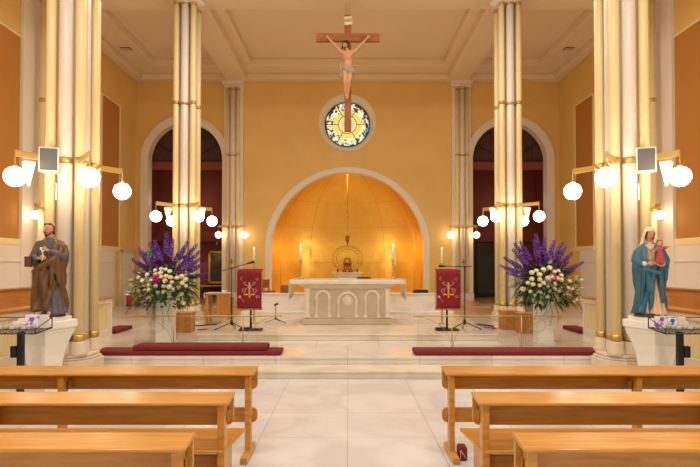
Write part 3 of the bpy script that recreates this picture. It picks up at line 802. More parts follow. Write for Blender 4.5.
# low microphone
t = thing('floor_microphone', 'low black microphone stand on the altar step', 'microphone', (-1.72, 12.5, .395))
b = MB()
for a in (-2.7, -.5, 1.3): b.tube([(0, 0, .1), (.28*K(a), .2*S(a), .01)], .008, 6)
b.ball((0, 0, .1), .03, 8, 6); b.build('tripod', M['black'], t)
MB().tube([(0, 0, .1), (0, 0, .42)], .009, 8).build('pole', M['black'], t)
MB().tube([(.05, 0, .46), (-.04, 0, .42)], [.03, .02], 10).build('microphone_head', M['black'], t)

# tabernacle, ring and shelf
t = thing('tabernacle_shelf', 'pale marble tabernacle table in the gold apse', 'table', (0, 22.6, .55))
MB().box(-.58, .58, -.3, .3, .74, .86).box(-.66, .66, -.34, .4, .86, .92).build('top_slab', M['altar'], t, bevel=.01)
MB().box(-.42, .42, -.2, .2, 0, .74).build('base', M['whitemarble'], t, bevel=.01)
t = thing('tabernacle', 'small domed gold tabernacle on a marble shelf in the apse', 'tabernacle', (0, 22.6, 1.472))
MB().lathe([(.26, 0), (.26, .05), (.19, .08), (.17, .3), (.2, .34), (.19, .4), (.13, .36)], seg=20).build('body', M['bronze'], t)
MB().lathe([(.2, .4), (.21, .5), (.17, .6), (.08, .67), (.02, .68), (.02, .74), (0, .76)], seg=20).build('dome', M['brass'], t)
MB().tube([(.13*K(a*PI/8), -.2, .47+.13*S(a*PI/8)) for a in range(16)], .02, 6, True).build('door_ring', M['bronze'], t)
t = thing('halo_screen', 'openwork gold wire ring framing the tabernacle', 'ornament', (0, 22.92, 1.50)); t.scale = (.96, 1, .88)
b = MB()
for r, n_ in ((.72, 40), (.66, 40), (.5, 36)):
    b.tube([(r*K(2*PI*i/n_), 0, .64+r*.92*S(2*PI*i/n_)) for i in range(n_)], .012, 6, True)
for k in range(20):
    a = 2*PI*k/20; b.tube([(.1*K(2*PI*i/12)+.6*K(a), .0, .64+.6*S(a)*.92+.08*S(2*PI*i/12)) for i in range(12)], .007, 5, True)
b.build('wire_ring', M['ringmetal'], t)
for dx in (-.42, .42):
    o = MB().lathe([(.05, 0), (.05, .015), (.02, .03), (.04, .07), (.04, .12), (0, .13)], seg=12).build('small_vessel', M['black']); o.location = (dx, 22.5, 1.472)
    tag(o, 'tiny dark vessel on the tabernacle shelf, on the %s side' % ('bearded statue' if dx < 0 else 'blue-robed statue'), 'vessel', 'vessels by the tabernacle')
# sanctuary lamp
t = thing('sanctuary_lamp', 'bronze sanctuary lamp hanging on a long chain before the gold dome', 'lamp', (0, 21.6, 0))
MB().tube([(0, 0, 3.35), (0, 0, 5.70)], .012, 6).ball((0, 0, 4.0), .045, 8, 6).ball((0, 0, 3.8), .04, 8, 6).build('chain', M['ringmetal'], t)
MB().lathe([(0, 2.6), (.03, 2.64), (.02, 2.7), (.07, 2.78), (.11, 2.9), (.08, 2.98), (.06, 2.99)], seg=16).build('lamp_bowl', M['bronze'], t)
MB().lathe([(.05, 2.98), (.055, 3.1), (.04, 3.15), (0, 3.15)], seg=12).build('glass_cup', M['brass'], t)
b = MB()
for a in (0, 2.1, 4.2): b.tube([(.12*K(a), .12*S(a), 2.95), (0, 0, 3.38)], .006, 5)
b.build('suspension_chain', M['ringmetal'], t)
# chairs in the apse
def chair(name, label, loc, rz, g, dark=False):
    t = thing(name, label, 'chair', loc, rz, group=g); m = M['darkwood'] if dark else M['crosswood']
    MB().box(-.26, .26, -.25, .25, .42, .48).build('seat', m, t, bevel=.01)
    for x in (-.22, .22):
        MB().box(x-.03, x+.03, .2, .25, .48, .98 if not dark else .6).build('back_post', m, t, bevel=.01)
        for y in (-.22, .22): MB().box(x-.03, x+.03, y-.03, y+.03, 0, .42).build('leg', m, t)
    MB().box(-.2, .2, .21, .24, .6, .95 if not dark else .62).build('backrest', m, t, bevel=.01)
    return t
chair('wooden_chair', 'upright wooden chair at the edge of the gold apse beside the banner', (-2.62, 17.3, .55), .9, 'chairs in the apse').scale = (.62, .62, .78)
for nm, lb, x, w, h, m in (('hymn_books', 'short row of dark books lying on the marble parapet', 2.13, .42, .07, 'dark'), ('offertory_box', 'small brown wooden box on the marble parapet beside the chair', -1.82, .24, .2, 'crosswood')):
    o = MB().box(-w/2, w/2, -.1, .1, 0, h).box(-w/2+.02, w/2-.02, -.09, .09, h, h+.02).build(nm, M[m], bevel=.006); o.location = (x, 15.14, .972); tag(o, lb, 'box' if 'box' in nm else 'books')

# ------------------------------------------------------------------ lecterns, banners, microphones
def lectern(sg, label, x, y):
    t = thing('lectern', label, 'lectern', (x, y, .395), group='lecterns with red hangings')
    MB().box(-.24, .24, -.12, .14, 0, .035).box(-.22, .0, -.03, .12, .035, .06).build('base_plate', M['black'], t, bevel=.006)
    MB().tube([(0, 0, .03), (0, 0, 1.22)], .022, 12).build('pole', M['black'], t)
    MB().add([(-.245, -.16, 1.26), (.245, -.16, 1.26), (.245, .10, 1.29), (-.245, .10, 1.29), (-.245, -.16, 1.23), (.245, -.16, 1.23), (.245, .10, 1.26), (-.245, .10, 1.26)], [(0, 1, 2, 3), (7, 6, 5, 4), (0, 4, 5, 1), (1, 5, 6, 2), (2, 6, 7, 3), (3, 7, 4, 0)]).build('desk', M['oak'], t, bevel=.005)
    MB().box(-.26, .26, -.14, -.08, .44, .50).build('lower_bar', M['oak'], t, bevel=.01)
    MB().box(-.275, -.26, -.12, -.10, .44, 1.24).build('side_batten', M['oak'], t)
lectern(-1, 'lectern on a black base hung with red banner, beside the boom microphone reaching upward', -2.05, 11.05)
lectern(1, 'lectern on a black base hung with red banner, beside the stools', 2.11, 11.05)
def banner(label, x, y):
    t = thing('banner', label, 'banner', (x, y, .395+.48), group='red lectern banners')
    b = MB(); nx, nz = 12, 10; v = []
    for j in range(nz+1):
        for i in range(nx+1):
            xx = -.255+.51*i/nx; v.append((xx, -.165+.006*S(i*1.3), .0+.792*j/nz))
    for i in range(nx+1): v.append((-.250+.50*i/nx, .09, .82))
    b.add(v, [(j*(nx+1)+i, j*(nx+1)+i+1, (j+1)*(nx+1)+i+1, (j+1)*(nx+1)+i) for j in range(nz+1) for i in range(nx)], True)
    b.build('cloth', M['banner'], t, solid=.006)
    y = -.178
    e = MB().box(-.017, .017, y, y+.006, .22, .54).box(-.115, .115, y, y+.006, .275, .305)
    e.build('cross_emblem', M['gold'], t)
    for s in (-1, 1):
        q = MB().tube([(s*.115+.035*K(a*PI/6), y, .37+.035*S(a*PI/6)) for a in range(12)], .0075, 6, True)
        q.tube([(s*.09, y, .395), (-s*.10, y, .505)], .0075, 6)
        q.tube([(-s*.10, y, .505), (-s*.13, y, .54), (-s*.095, y, .555), (-s*.07, y, .525)], .0075, 6)
        q.build('key_emblem', M['silver'], t)
    q = MB().tube([(-.15+.03*K(a*PI/6), y, .62+.035*S(a*PI/6)) for a in range(3, 10)], .006, 6).build('corner_motif', M['silver'], t)
    MB().tube([(.13, y, .62), (.17, y, .58)], .006, 6).tube([(.18, y, .64), (.18, y, .60)], .006, 6).build('corner_motif', M['silver'], t)
    MB().ball((-.20, y, .24), (.03, .006, .03), 10, 6).tube([(-.18, y, .22), (-.11, y, .13)], .006, 6).build('corner_motif', M['silver'], t)
    MB().tube([(.13, y, .25), (.2, y, .22)], .006, 6).tube([(.16, y, .28), (.15, y, .2)], .006, 6).tube([(.19, y, .27), (.21, y, .22)], .006, 6).build('corner_motif', M['silver'], t)
banner('red banner with gold cross and crossed keys, hanging nearer the side table', -2.05, 11.05)
banner('red banner with gold cross and crossed keys, hanging nearer the wooden stools', 2.11, 11.05)
def micstand(label, x, y, top, boom0, boom1):
    t = thing('microphone_stand', label, 'microphone stand', (x, y, .395), group='tall microphone stands')
    b = MB()
    for a in (-2.75, -.35, 1.5): b.tube([(0, 0, .16), (.36*K(a), .3*S(a), .012)], .011, 8)
    b.lathe([(.03, .1), (.03, .2), (.02, .22)], seg=10); b.build('tripod', M['black'], t)
    MB().tube([(0, 0, .15), (0, 0, top)], .012, 10).build('pole', M['black'], t)
    MB().tube([boom0, boom1], .009, 8).ball((0, 0, top), .025, 8, 6).build('boom', M['black'], t)
    d = (Vector(boom1)-Vector(boom0)).normalized(); p = Vector(boom1)
    MB().tube([p-d*.02, p+d*.12], [.016, .026], 10).ball(p+d*.12, .028, 10, 8).build('microphone_head', M['black'], t)
micstand('black microphone stand with tilted boom beside the side table', -2.48, 11.15, 1.32, (-.2, 0, 1.26), (.36, -.04, 1.42))
micstand('black microphone stand with level boom beside the stools', 2.52, 11.2, 1.34, (.15, 0, 1.35), (-.42, -.04, 1.36))
for sg, lb in ((-1, 'tall brass floor candlestick with white candle behind the banner nearer the side table'), (1, 'tall brass floor candlestick with white candle behind the banner nearer the stools')):
    candlestick('floor_candlestick', lb, (sg*2.23 + (.02 if sg < 0 else 0), 12.3, .395), 1.43, .32, 'floor candlesticks', .022)

# side table, stools, cables
t = thing('side_table', 'small oak side table standing behind the tilted microphone stand', 'table', (-3.34, 13.6, .26))
MB().box(-.33, .33, -.22, .22, .75, .79).build('table_top', M['oak'], t, bevel=.006)
for x in (-.28, .28):
    for y in (-.18, .18): MB().box(x-.035, x+.035, y-.03, y+.03, 0, .75).build('leg', M['oak'], t, bevel=.004)
MB().box(-.03, .24, -.2, .2, .2, .75).build('cupboard', M['oak'], t, bevel=.006)
MB().box(-.24, .24, -.19, -.16, .02, .06).build('stretcher', M['oak'], t)
o = MB().box(-.345, .345, -.235, .235, .0, .008).box(-.35, -.342, -.235, .235, -.12, .008).box(.342, .35, -.235, .235, -.1, .008).build('table_cloth', M['cloth']); o.location = (-3.34, 13.6, 1.052)
tag(o, 'white cloth on the small oak side table', 'tablecloth')
o = MB().lathe([(.03, 0), (.06, .01), (.07, .05), (.05, .06)], seg=12).build('white_bowl', M['cloth']); o.location = (-3.22, 13.6, 1.061); tag(o, 'tiny white bowl on the oak side table', 'bowl')
def stool(label, x, y, w=.38, h=.45):
    t = thing('box_stool', label, 'stool', (x, y, .26), group='box shaped oak stools')
    MB().box(-w/2, w/2, -w/2, w/2, 0, h-.03).build('box_body', M['oak'], t, bevel=.01)
    MB().box(-w/2-.012, w/2+.012, -w/2-.012, w/2+.012, h-.03, h).build('seat', M['oak'], t, bevel=.01)
stool('box shaped oak stool behind the flower stand beside the oil painting arch', -3.72, 11.9)
stool('box shaped oak stool closer to the flower stand, in front of its twin', 4.02, 11.75)
stool('box shaped oak stool half hidden behind its twin next to the pillar', 3.82, 12.35)
o = MB().box(-.26, .26, -.6, .6, 0, .006).build('grey_mat', mat('grey_mat', (168, 158, 150), .3)); o.location = (3.33, 12.9, .262)
tag(o, 'thin grey mat on the floor between the stools and the dark doorway', 'mat')
for nm, lb, pts, m, base in (('cable', 'short black cable on the floor beside the upward boom microphone stand', [(-.35, 0, .01), (-.1, .15, .012), (.1, .28, .012), (.2, .3, .012)], 'black', (-3.5, 12.9, .262)),
                       ('cable', 'short red cable on the floor beside the upward boom microphone stand', [(-.3, -.25, .01), (0, -.1, .012), (.3, .1, .012)], 'redpaint', (-3.2, 12.4, .262)),
                       ('cable', 'black cable curled on the grey mat', [(-.2, .3, .01), (-.05, .25, .012), (.1, .05, .012), (.25, -.2, .012)], 'black', (3.33, 12.95, .27)),
                       ('cable', 'red cable curled on the grey mat', [(-.2, .0, .01), (0, .05, .012), (.2, -.12, .012), (.1, -.2, .012)], 'redpaint', (3.33, 12.5, .27))):
    o = MB().tube(pts, .016, 8).build(nm, M[m]); o.location = base; tag(o, lb, 'cable', 'cables on the sanctuary floor')

# painting and console in the rear chapel
t = thing('framed_painting', 'dark oil painting in a gilt frame on the oxblood chapel wall', 'painting', (-5.95, 23.98, 0))
MB().box(-.38, .38, -.05, -.0, 1.0, 2.36).build('canvas', M['painting'], t)
MB().box(-.45, -.36, -.08, 0, .93, 2.43).box(.36, .45, -.08, 0, .93, 2.43).box(-.45, .45, -.08, 0, .93, 1.02).box(-.45, .45, -.08, 0, 2.34, 2.43).build('frame', M['gilt'], t, bevel=.01)
t = thing('picture_light', 'small spotlight above the framed painting', 'lamp', (-5.95, 23.69, 2.78))
MB().tube([(0, 0, .07), (0, -.0, .0)], .01, 6).lathe([(.03, -.06), (.05, -.06), (.03, 0), (0, 0)], seg=12).build('lamp_head', M['wplastic'], t)
t = thing('console_table', 'dark wooden console under the framed painting', 'table', (-5.95, 23.5, .3))
MB().box(-.7, .7, -.25, .25, .5, .56).build('table_top', M['oak'], t, bevel=.006)
for x in (-.62, .62):
    for y in (-.2, .2): MB().box(x-.03, x+.03, y-.03, y+.03, 0, .5).build('leg', M['darkwood'], t)
MB().box(-.6, .6, .12, .15, .2, .5).build('back_panel', M['darkwood'], t)

# ------------------------------------------------------------------ pedestals and candle racks
def pedestal(label, x, y):
    t = thing('statue_pedestal', label, 'pedestal', (x, y, 0), -.26*x/abs(x)*-1, group='white statue pedestals')
    b = MB(); pr = [(.135, 0), (.145, .42), (.163, .58), (.195, .72), (.25, .88)]
    for (a0, z0), (a1, z1) in zip(pr, pr[1:]): b.frust(0, 0, z0, z1, a0, a0, a1, a1)
    b.build('flared_shaft', M['vase'], t, bevel=.004)
    MB().box(-.255, .255, -.255, .255, .88, .93).build('moulding', M['vase'], t, bevel=.012)
    MB().box(-.275, .275, -.275, .275, .93, 1.035).build('cap', M['vase'], t, bevel=.012)
    MB().box(-.225, .225, -.225, .225, 1.035, 1.085).build('upper_block', M['vase'], t, bevel=.01)
pedestal('flared white pedestal carrying the statue of the bearded man', -4.08, 7.04)
pedestal('flared white pedestal carrying the blue-robed statue', 4.15, 7.04)

def rack(label, x, y, sg):
    t = thing('votive_candle_rack', label, 'candle rack', (x, y, 0), group='black votive candle racks')
    w = .47
    b = MB()
    zb, zf = 1.14, 1.0  # back tray height, front
    P = [(-w, -.16, .95), (w, -.16, .95), (w, .2, .98), (-w, .2, .98)]
    Q = [(-w, -.16, 1.0), (w, -.16, 1.0), (w, .2, 1.11), (-w, .2, 1.11)]
    def ln(b, a, c, r=.007): b.tube([a, c], r, 6)
    for i in range(4): ln(b, P[i], P[(i+1) % 4], .009)
    for i in range(4): ln(b, Q[i], Q[(i+1) % 4], .006)
    for i in range(4): ln(b, P[i], Q[i])
    b.build('tray_frame', M['black'], t)
    b = MB()
    for k in range(1, 5): ln(b, (-w, -.16+.09*k*.8, .954+.006*k), (w, -.16+.09*k*.8, .954+.006*k), .004)
    for k in range(1, 12): ln(b, (-w+.94*k/12, -.16, .95), (-w+.94*k/12, .2, .98), .003)
    b.build('grid', M['black'], t)
    q0 = -sg*.20
    MB().box(q0-.034, q0+.034, -.03, .03, .05, .955).build('post', M['black'], t, bevel=.004)
    MB().box(q0-.2, q0+.2, -.18, .18, 0, .05).build('foot', M['wplastic'], t, bevel=.005)
    MB().box(q0+(.034 if sg > 0 else -.105), q0+(.105 if sg > 0 else -.034), -.045, .035, .64, .78).build('coin_box', M['black'], t, bevel=.004)
    # row of glass votive cups is empty in the photograph; the cups are small rings
    return t
rack('black metal votive rack in front of the pedestal of the bearded statue', -4.24, 6.45, -1)
rack('black metal votive rack in front of the pedestal of the blue-robed statue', 4.31, 6.45, 1)
def cup(label, x, y, z, g):
    o = MB().lathe([(.022, 0), (.026, .0), (.03, .05), (.026, .05), (.022, .008), (0, .008)], seg=10).build('votive_cup', M['glasscup']); o.location = (x, y, z)
    tag(o, label, 'votive cup', g); return o
M['glasscup'] = mat('smoked_cup_glass', (190, 184, 178), .15)
first = None
for sg, cx, w in ((-1, -4.24, 'bearded'), (1, 4.31, 'blue-robed')):
    for r in range(3):
        for k in range(5):
            x = cx-.3+.14*k+.03; y = 6.45-.1+.1*r
            if first is None: first = cup('small empty votive cup on the rack before the %s statue' % w, x, y, .985, 'votive cups on the %s rack' % w); o = first
            else:
                o = first.copy(); C.objects.link(o); o.location = (x, y, .985)
            o['label'] = 'small empty votive cup on the rack before the %s statue' % w; o['group'] = 'votive cups on the rack before the %s statue' % w
# printed packets resting on the racks
def packet(label, x, y, z, w, h, rz, m, g):
    o = MB().box(-w/2, w/2, -.02, .02, 0, h).build('printed_packet', M[m], bevel=.004); o.location = (x, y, z); o.rotation_euler = (0, 0, rz); tag(o, label, 'packet', g)
packet('white and purple printed packet on the rack before the bearded statue', -3.99, 6.60, .982, .16, .17, .1, 'packet', 'packets on the racks')
packet('plain white packet beside the purple one, before the bearded statue', -3.84, 6.60, .982, .11, .17, -.1, 'cloth', 'packets on the racks')
packet('white and purple printed packet on the rack before the blue-robed statue', 3.97, 6.60, .982, .15, .15, .1, 'packet', 'packets on the racks')
packet('blue and white printed packet, middle of three before the blue-robed statue', 4.11, 6.60, .982, .11, .13, -.1, 'packet2', 'packets on the racks')
packet('plain white packet, outermost of three before the blue-robed statue', 4.23, 6.60, .982, .09, .14, .15, 'cloth', 'packets on the racks')

# ------------------------------------------------------------------ statues
def sheet(name, m, parent, rows, gap, folds, th=.008, n=96):
    """robe: rows (z, cx, cy, rx, ry); gap(z)->(centre_deg, half_deg) of the opening; folds (amp, count, twist)"""
    b = MB(); v = []; closed = gap is None; zz = []
    fine = []
    for (r0, r1) in zip(rows, rows[1:]):
        for i in range(4): fine.append([a+(c-a)*i/4 for a, c in zip(r0, r1)])
    fine.append(list(rows[-1]))
    zmin, zmax = rows[0][0], rows[-1][0]; nn = n if closed else n+1
    for r in fine:
        z, cx, cy, rx, ry = r; u = (z-zmin)/(zmax-zmin)
        for i in range(nn):
            if closed: a = 2*PI*i/n
            else:
                c, h = gap(z); a = math.radians(c+h)+(2*PI-2*math.radians(h))*i/n
            amp = folds[0]*(1-u*.65)
            w = 1+amp*(S(folds[1]*a+folds[2]*u)+.6*S((folds[1]*1.7)*a-folds[2]*1.4*u+1.3)+.5*S(5*a+9*u))
            v.append((cx+rx*w*K(a), cy+ry*w*S(a), z+.012*S(3*a+1)*(1 if u < .08 else 0)))
    R = len(fine)
    for j in range(R-1):
        for i in range(n):
            k = (i+1) % nn; b.f.append((j*nn+i, j*nn+k, (j+1)*nn+k, (j+1)*nn+i)); b.sm.append(True)
    b.v = v
    if closed:
        b.f.append(tuple(reversed(range(nn)))); b.sm.append(False)
        b.f.append(tuple((R-1)*nn+i for i in range(nn))); b.sm.append(False)
        return b.build(name, m, parent)
    return b.build(name, m, parent, solid=th)

def hand_blobs(wrist, tip, side, curl, s=1.0):
    """palm and five fingers. wrist->tip gives direction, side = thumb direction, curl = direction the fingers bend"""
    w = Vector(wrist); d = (Vector(tip)-w).normalized(); sd = Vector(side); sd = (sd-d*sd.dot(d)).normalized(); cu = Vector(curl); cu = (cu-d*cu.dot(d)).normalized()
    out = [('c', w, w+d*.03*s, .014*s, .016*s)]
    for k, (o, l) in enumerate(((.021, .042), (.007, .048), (-.007, .045), (-.021, .036))):
        k0 = w+d*.045*s+sd*o*s
        out.append(('c', w+d*.012*s+sd*o*.5*s, k0, .011*s, .0085*s))
        k1 = k0+(d*.8+cu*.35).normalized()*l*.5*s; k2 = k1+(d*.3+cu*.9).normalized()*l*.5*s
        out.append(('c', k0, k1, .0080*s, .0070*s)); out.append(('c', k1, k2, .0070*s, .0058*s))
    t0 = w+d*.012*s+sd*.014*s; t1 = t0+(d*.6+sd*.8).normalized()*.03*s; t2 = t1+(d*.9+cu*.4).normalized()*.022*s
    out.append(('c', t0, t1, .010*s, .0085*s)); out.append(('c', t1, t2, .0085*s, .0068*s))
    return out

def head_blobs(c, s, rz=0, tilt=0, roll=0):
    """head of height s about centre c, face toward -Y turned by rz"""
    c = Vector(c); R = (Matrix.Rotation(rz, 3, 'Z')@Matrix.Rotation(roll, 3, 'Y')@Matrix.Rotation(tilt, 3, 'X'))
    def p(x, y, z): return c+R@(Vector((x, y, z))*s)
    o = [('s', p(0, .05, .12), (.33*s, .40*s, .37*s), R), ('s', p(0, -.04, -.14), (.26*s, .30*s, .34*s), R), ('s', p(0, -.2, -.36), (.12*s, .12*s, .11*s), R)]
    o += [('c', p(0, -.36, .08), p(0, -.47, -.10), .035*s, .06*s), ('c', p(-.14, -.32, .13), p(.14, -.32, .13), .05*s, .05*s)]
    for q in (-1, 1):
        o += [('s', p(q*.33, .05, -.02), (.035*s, .07*s, .11*s), R), ('s', p(q*.17, -.25, -.12), (.09*s, .08*s, .09*s), R)]
    o += [('c', p(-.08, -.34, -.22), p(.08, -.34, -.22), .035*s, .035*s), ('c', p(-.05, -.34, -.27), p(.05, -.34, -.27), .035*s, .035*s)]
    return o, p, R

def face_parts(parent, p, R, s):
    for q in (-1, 1):
        e = MB().ball(p(q*.135, -.315, .04), (.055*s, .03*s, .03*s), 10, 8, R).build('eye', M['eye'], parent)
        MB().ball(p(q*.135, -.343, .04), (.022*s, .012*s, .024*s), 8, 6, R).build('pupil', M['hair'], e)
    MB().ball(p(0, -.365, -.245), (.08*s, .02*s, .022*s), 10, 6, R).build('lips', M['lip'], parent)
M['eye'] = mat('painted_eye_white', (230, 220, 200), .4)
M['lip'] = mat('painted_lip', (160, 80, 66), .5)

# --- bearded man
t = thing('saint_statue', 'painted statue of a bearded man in a brown cloak over a grey tunic', 'statue', (-4.03, 7.04, 1.087), .16); t.scale = (1.03, 1.03, 1.01)
MB().lathe([(.17, 0), (.18, .01), (.17, .04), (.1, .045)], seg=28, sx=1.1, sy=.95).build('base', M['statbase'], t)
sheet('tunic', M['tunic'], t, [(.04, .03, 0, .19, .15), (.12, .03, 0, .16, .135), (.3, .02, 0, .14, .12), (.55, 0, 0, .13, .105), (.75, -.01, 0, .125, .1), (.9, -.01, 0, .15, .1), (1.0, 0, 0, .135, .08), (1.04, 0, 0, .06, .055), (1.055, 0, -.005, .045, .045)], None, (.055, 11, 4))
def g1(z):
    tb = [(.1, -44, 36), (.25, -40, 24), (.42, -40, 8), (.6, -60, 3), (.72, -112, 14), (.85, -120, 36), (1.0, -122, 62)]
    for (z0, c0, h0), (z1, c1, h1) in zip(tb, tb[1:]):
        if z <= z1: q = max(0, (z-z0)/(z1-z0)); return c0+(c1-c0)*q, h0+(h1-h0)*q
    return tb[-1][1:]
sheet('cloak', M['brown'], t, [(.07, -.0, .01, .19, .17), (.2, -.01, .01, .185, .165), (.4, -.01, 0, .185, .155), (.6, -.0, 0, .18, .15), (.72, .01, 0, .19, .15), (.84, .015, 0, .195, .14), (.95, .01, 0, .185, .12), (1.01, .01, .01, .13, .095), (1.035, .0, .02, .08, .07)], g1, (.15, 8, 5))
# diagonal roll of cloak across the hips, sleeves
organic('cloak_roll', [('c', (-.17, -.05, .60), (-.06, -.15, .66), .035, .04), ('c', (-.06, -.15, .66), (.08, -.14, .75), .04, .045), ('c', (.08, -.14, .75), (.16, -.06, .86), .045, .05), ('c', (.16, -.06, .86), (.13, .0, .97), .05, .055),
                       ('c', (.12, -.1, .80), (.15, -.1, .45), .045, .03), ('c', (.08, -.14, .74), (.07, -.13, .40), .035, .022), ('c', (-.08, -.14, .64), (-.11, -.12, .2), .03, .03), ('c', (-.14, -.09, .6), (-.16, -.07, .15), .03, .03), ('c', (.0, -.15, .68), (-.03, -.14, .25), .03, .025)], M['brown'], t, .009, 3)
organic('sleeve', [('c', (-.13, .0, .965), (-.185, -.03, .80), .052, .05), ('c', (-.185, -.03, .80), (-.11, -.13, .77), .052, .04), ('c', (-.185, -.03, .78), (-.16, -.08, .72), .045, .035)], M['tunic'], t, .008)
organic('sleeve', [('c', (.13, .0, .965), (.19, -.05, .80), .055, .055), ('c', (.19, -.05, .80), (.07, -.155, .86), .052, .036)], M['tunic'], t, .008)
hb, p, R = head_blobs((-.01, -.03, 1.155), .172, -.18, .0)
bl = hb+[('c', (0, 0, .98), (-.005, -.015, 1.10), .045, .042), ('c', (0, 0, .35), (0, 0, .9), .07, .08), ('c', (-.12, 0, .95), (.12, 0, .95), .04, .04), ('c', (-.12, 0, .95), (-.18, -.03, .80), .036, .03), ('c', (-.18, -.03, .80), (-.11, -.13, .77), .03, .022), ('c', (.12, 0, .95), (.185, -.05, .80), .036, .032), ('c', (.185, -.05, .80), (.07, -.155, .86), .032, .022)]
bl += [('c', (-.11, -.13, .77), (-.06, -.165, .775), .021, .017)]+hand_blobs((-.06, -.165, .775), (.0, -.19, .78), (0, -.2, 1), (.3, .9, 0), .95)
bl += [('c', (.07, -.155, .86), (.03, -.17, .88), .021, .017)]+hand_blobs((.03, -.17, .88), (-.03, -.18, .905), (0, -.3, 1), (-.2, .8, -.2), .95)
organic('body', bl, M['skin'], t, .0045, 2)
face_parts(t, p, R, .165)
s = .165
organic('hair', [('s', p(0, .19, .2), (.36*s, .36*s, .35*s), R), ('s', p(0, .3, -.08), (.32*s, .2*s, .34*s), R), ('c', p(-.33, .12, .08), p(-.3, .2, -.3), .09*s, .08*s), ('c', p(.33, .12, .08), p(.3, .2, -.3), .09*s, .08*s), ('c', p(-.2, -.12, .42), p(.22, -.08, .44), .09*s, .09*s)], M['hair'], t, .005, 2)
organic('beard', [('c', p(-.24, -.12, -.25), p(0, -.28, -.44), .055*s, .075*s), ('c', p(.24, -.12, -.25), p(0, -.28, -.44), .055*s, .075*s), ('c', p(0, -.28, -.42), p(0, -.30, -.56), .10*s, .05*s), ('c', p(-.13, -.38, -.26), p(0, -.42, -.175), .03*s, .035*s), ('c', p(.13, -.38, -.26), p(0, -.42, -.175), .03*s, .035*s)], M['hair'], t, .004, 1)
b = MB().box(-.04, .04, -.05, .05, -.07, .07); o = b.build('wooden_tool_box', M['dkbox'], t, bevel=.008); o.location = (-.215, -.10, .73); o.rotation_euler = (0, 0, .2)
MB().tube([(-.02, -.2, .74), (.0, -.2, .80), (-.03, -.19, .89)], .006, 8).ball((-.035, -.19, .90), (.016, .01, .02), 10, 8).ball((-.01, -.195, .87), (.014, .01, .014), 8, 6).build('white_lily', M['rose'], t)
organic('sandal', [('c', (.05, -.14, .055), (.07, -.2, .05), .024, .022), ('c', (-.06, -.14, .055), (-.08, -.19, .05), .024, .022)], M['skin'], t, .006)

# --- woman with child
t = thing('madonna_statue', 'painted statue of a woman in a teal mantle and ivory veil holding a child', 'statue', (4.09, 7.04, 1.087), -.42); t.scale = (.94, 1.0, 1.01)
MB().lathe([(.18, 0), (.19, .01), (.18, .035), (.1, .04)], seg=28, sx=1.1, sy=.95).build('base', M['statbase'], t)
sheet('dress', M['cream'], t, [(.035, .03, -.01, .17, .15), (.12, .03, -.01, .15, .135), (.3, .02, 0, .135, .12), (.55, 0, 0, .12, .10), (.72, 0, 0, .11, .095), (.86, 0, 0, .13, .095), (.94, 0, 0, .12, .075), (.975, 0, 0, .05, .05), (.99, 0, 0, .04, .04)], None, (.055, 12, 3))
def g2(z):
    tb = [(.05, -58, 34), (.2, -55, 26), (.4, -62, 12), (.5, -65, 3), (.7, -70, 3), (.78, -85, 22), (.88, -90, 14), (1.0, -90, 22)]
    for (z0, c0, h0), (z1, c1, h1) in zip(tb, tb[1:]):
        if z <= z1: q = max(0, (z-z0)/(z1-z0)); return c0+(c1-c0)*q, h0+(h1-h0)*q
    return tb[-1][1:]
sheet('mantle', M['blue'], t, [(.045, -.02, .0, .20, .165), (.15, -.01, .0, .18, .155), (.35, .0, 0, .175, .15), (.55, .0, 0, .185, .15), (.68, .01, -.01, .215, .16), (.78, .01, -.01, .225, .15), (.87, .0, 0, .19, .125), (.94, 0, .01, .145, .10), (.98, .0, .02, .09, .08)], g2, (.14, 8, 5))
organic('collar', [('c', (-.045, -.07, .94), (.0, -.09, .90), .024, .03), ('c', (.045, -.07, .94), (.0, -.09, .90), .024, .03)], M['cloth'], t, .006, 2)
organic('mantle_fold', [('c', (-.17, -.05, .74), (-.05, -.16, .62), .03, .03), ('c', (-.05, -.16, .62), (.10, -.16, .58), .03, .03), ('c', (.10, -.16, .58), (.19, -.06, .7), .03, .035), ('c', (.12, -.14, .58), (.14, -.13, .2), .035, .02), ('c', (.04, -.155, .6), (.0, -.15, .22), .028, .016), ('c', (-.08, -.15, .64), (-.12, -.13, .12), .028, .022), ('c', (-.14, -.1, .7), (-.17, -.09, .1), .028, .024)], M['blue'], t, .009, 3)
organic('sleeve', [('c', (-.12, -.09, .715), (-.075, -.15, .70), .05, .034)], M['veil'], t, .008)
organic('mantle_sleeve', [('c', (-.125, -.02, .88), (-.18, -.05, .75), .052, .062), ('c', (-.18, -.05, .75), (-.12, -.12, .70), .062, .05), ('c', (-.17, -.08, .72), (-.17, -.08, .52), .05, .03)], M['blue'], t, .008)
organic('sleeve', [('c', (.17, -.08, .715), (.12, -.15, .69), .048, .034)], M['veil'], t, .008)
organic('mantle_sleeve', [('c', (.125, -.02, .88), (.19, -.05, .75), .05, .06), ('c', (.19, -.05, .75), (.175, -.1, .70), .06, .045), ('c', (.19, -.08, .72), (.18, -.09, .5), .045, .03)], M['blue'], t, .008)
hb, p, R = head_blobs((.005, -.03, 1.095), .155, .30, .22, .12)
bl = hb+[('c', (0, 0, .93), (0, -.01, 1.04), .038, .036), ('c', (0, 0, .35), (0, 0, .84), .06, .07), ('c', (-.11, 0, .87), (.11, 0, .87), .034, .034), ('c', (-.12, -.02, .87), (-.172, -.06, .74), .032, .03), ('c', (-.172, -.06, .74), (-.08, -.15, .70), .03, .019), ('c', (.12, -.02, .87), (.178, -.06, .73), .032, .03), ('c', (.178, -.06, .73), (.12, -.15, .69), .03, .019)]
bl += [('c', (-.08, -.15, .70), (-.04, -.17, .70), .018, .016)]+hand_blobs((-.04, -.17, .70), (.03, -.19, .705), (0, -.2, 1), (.2, .9, 0), .9)
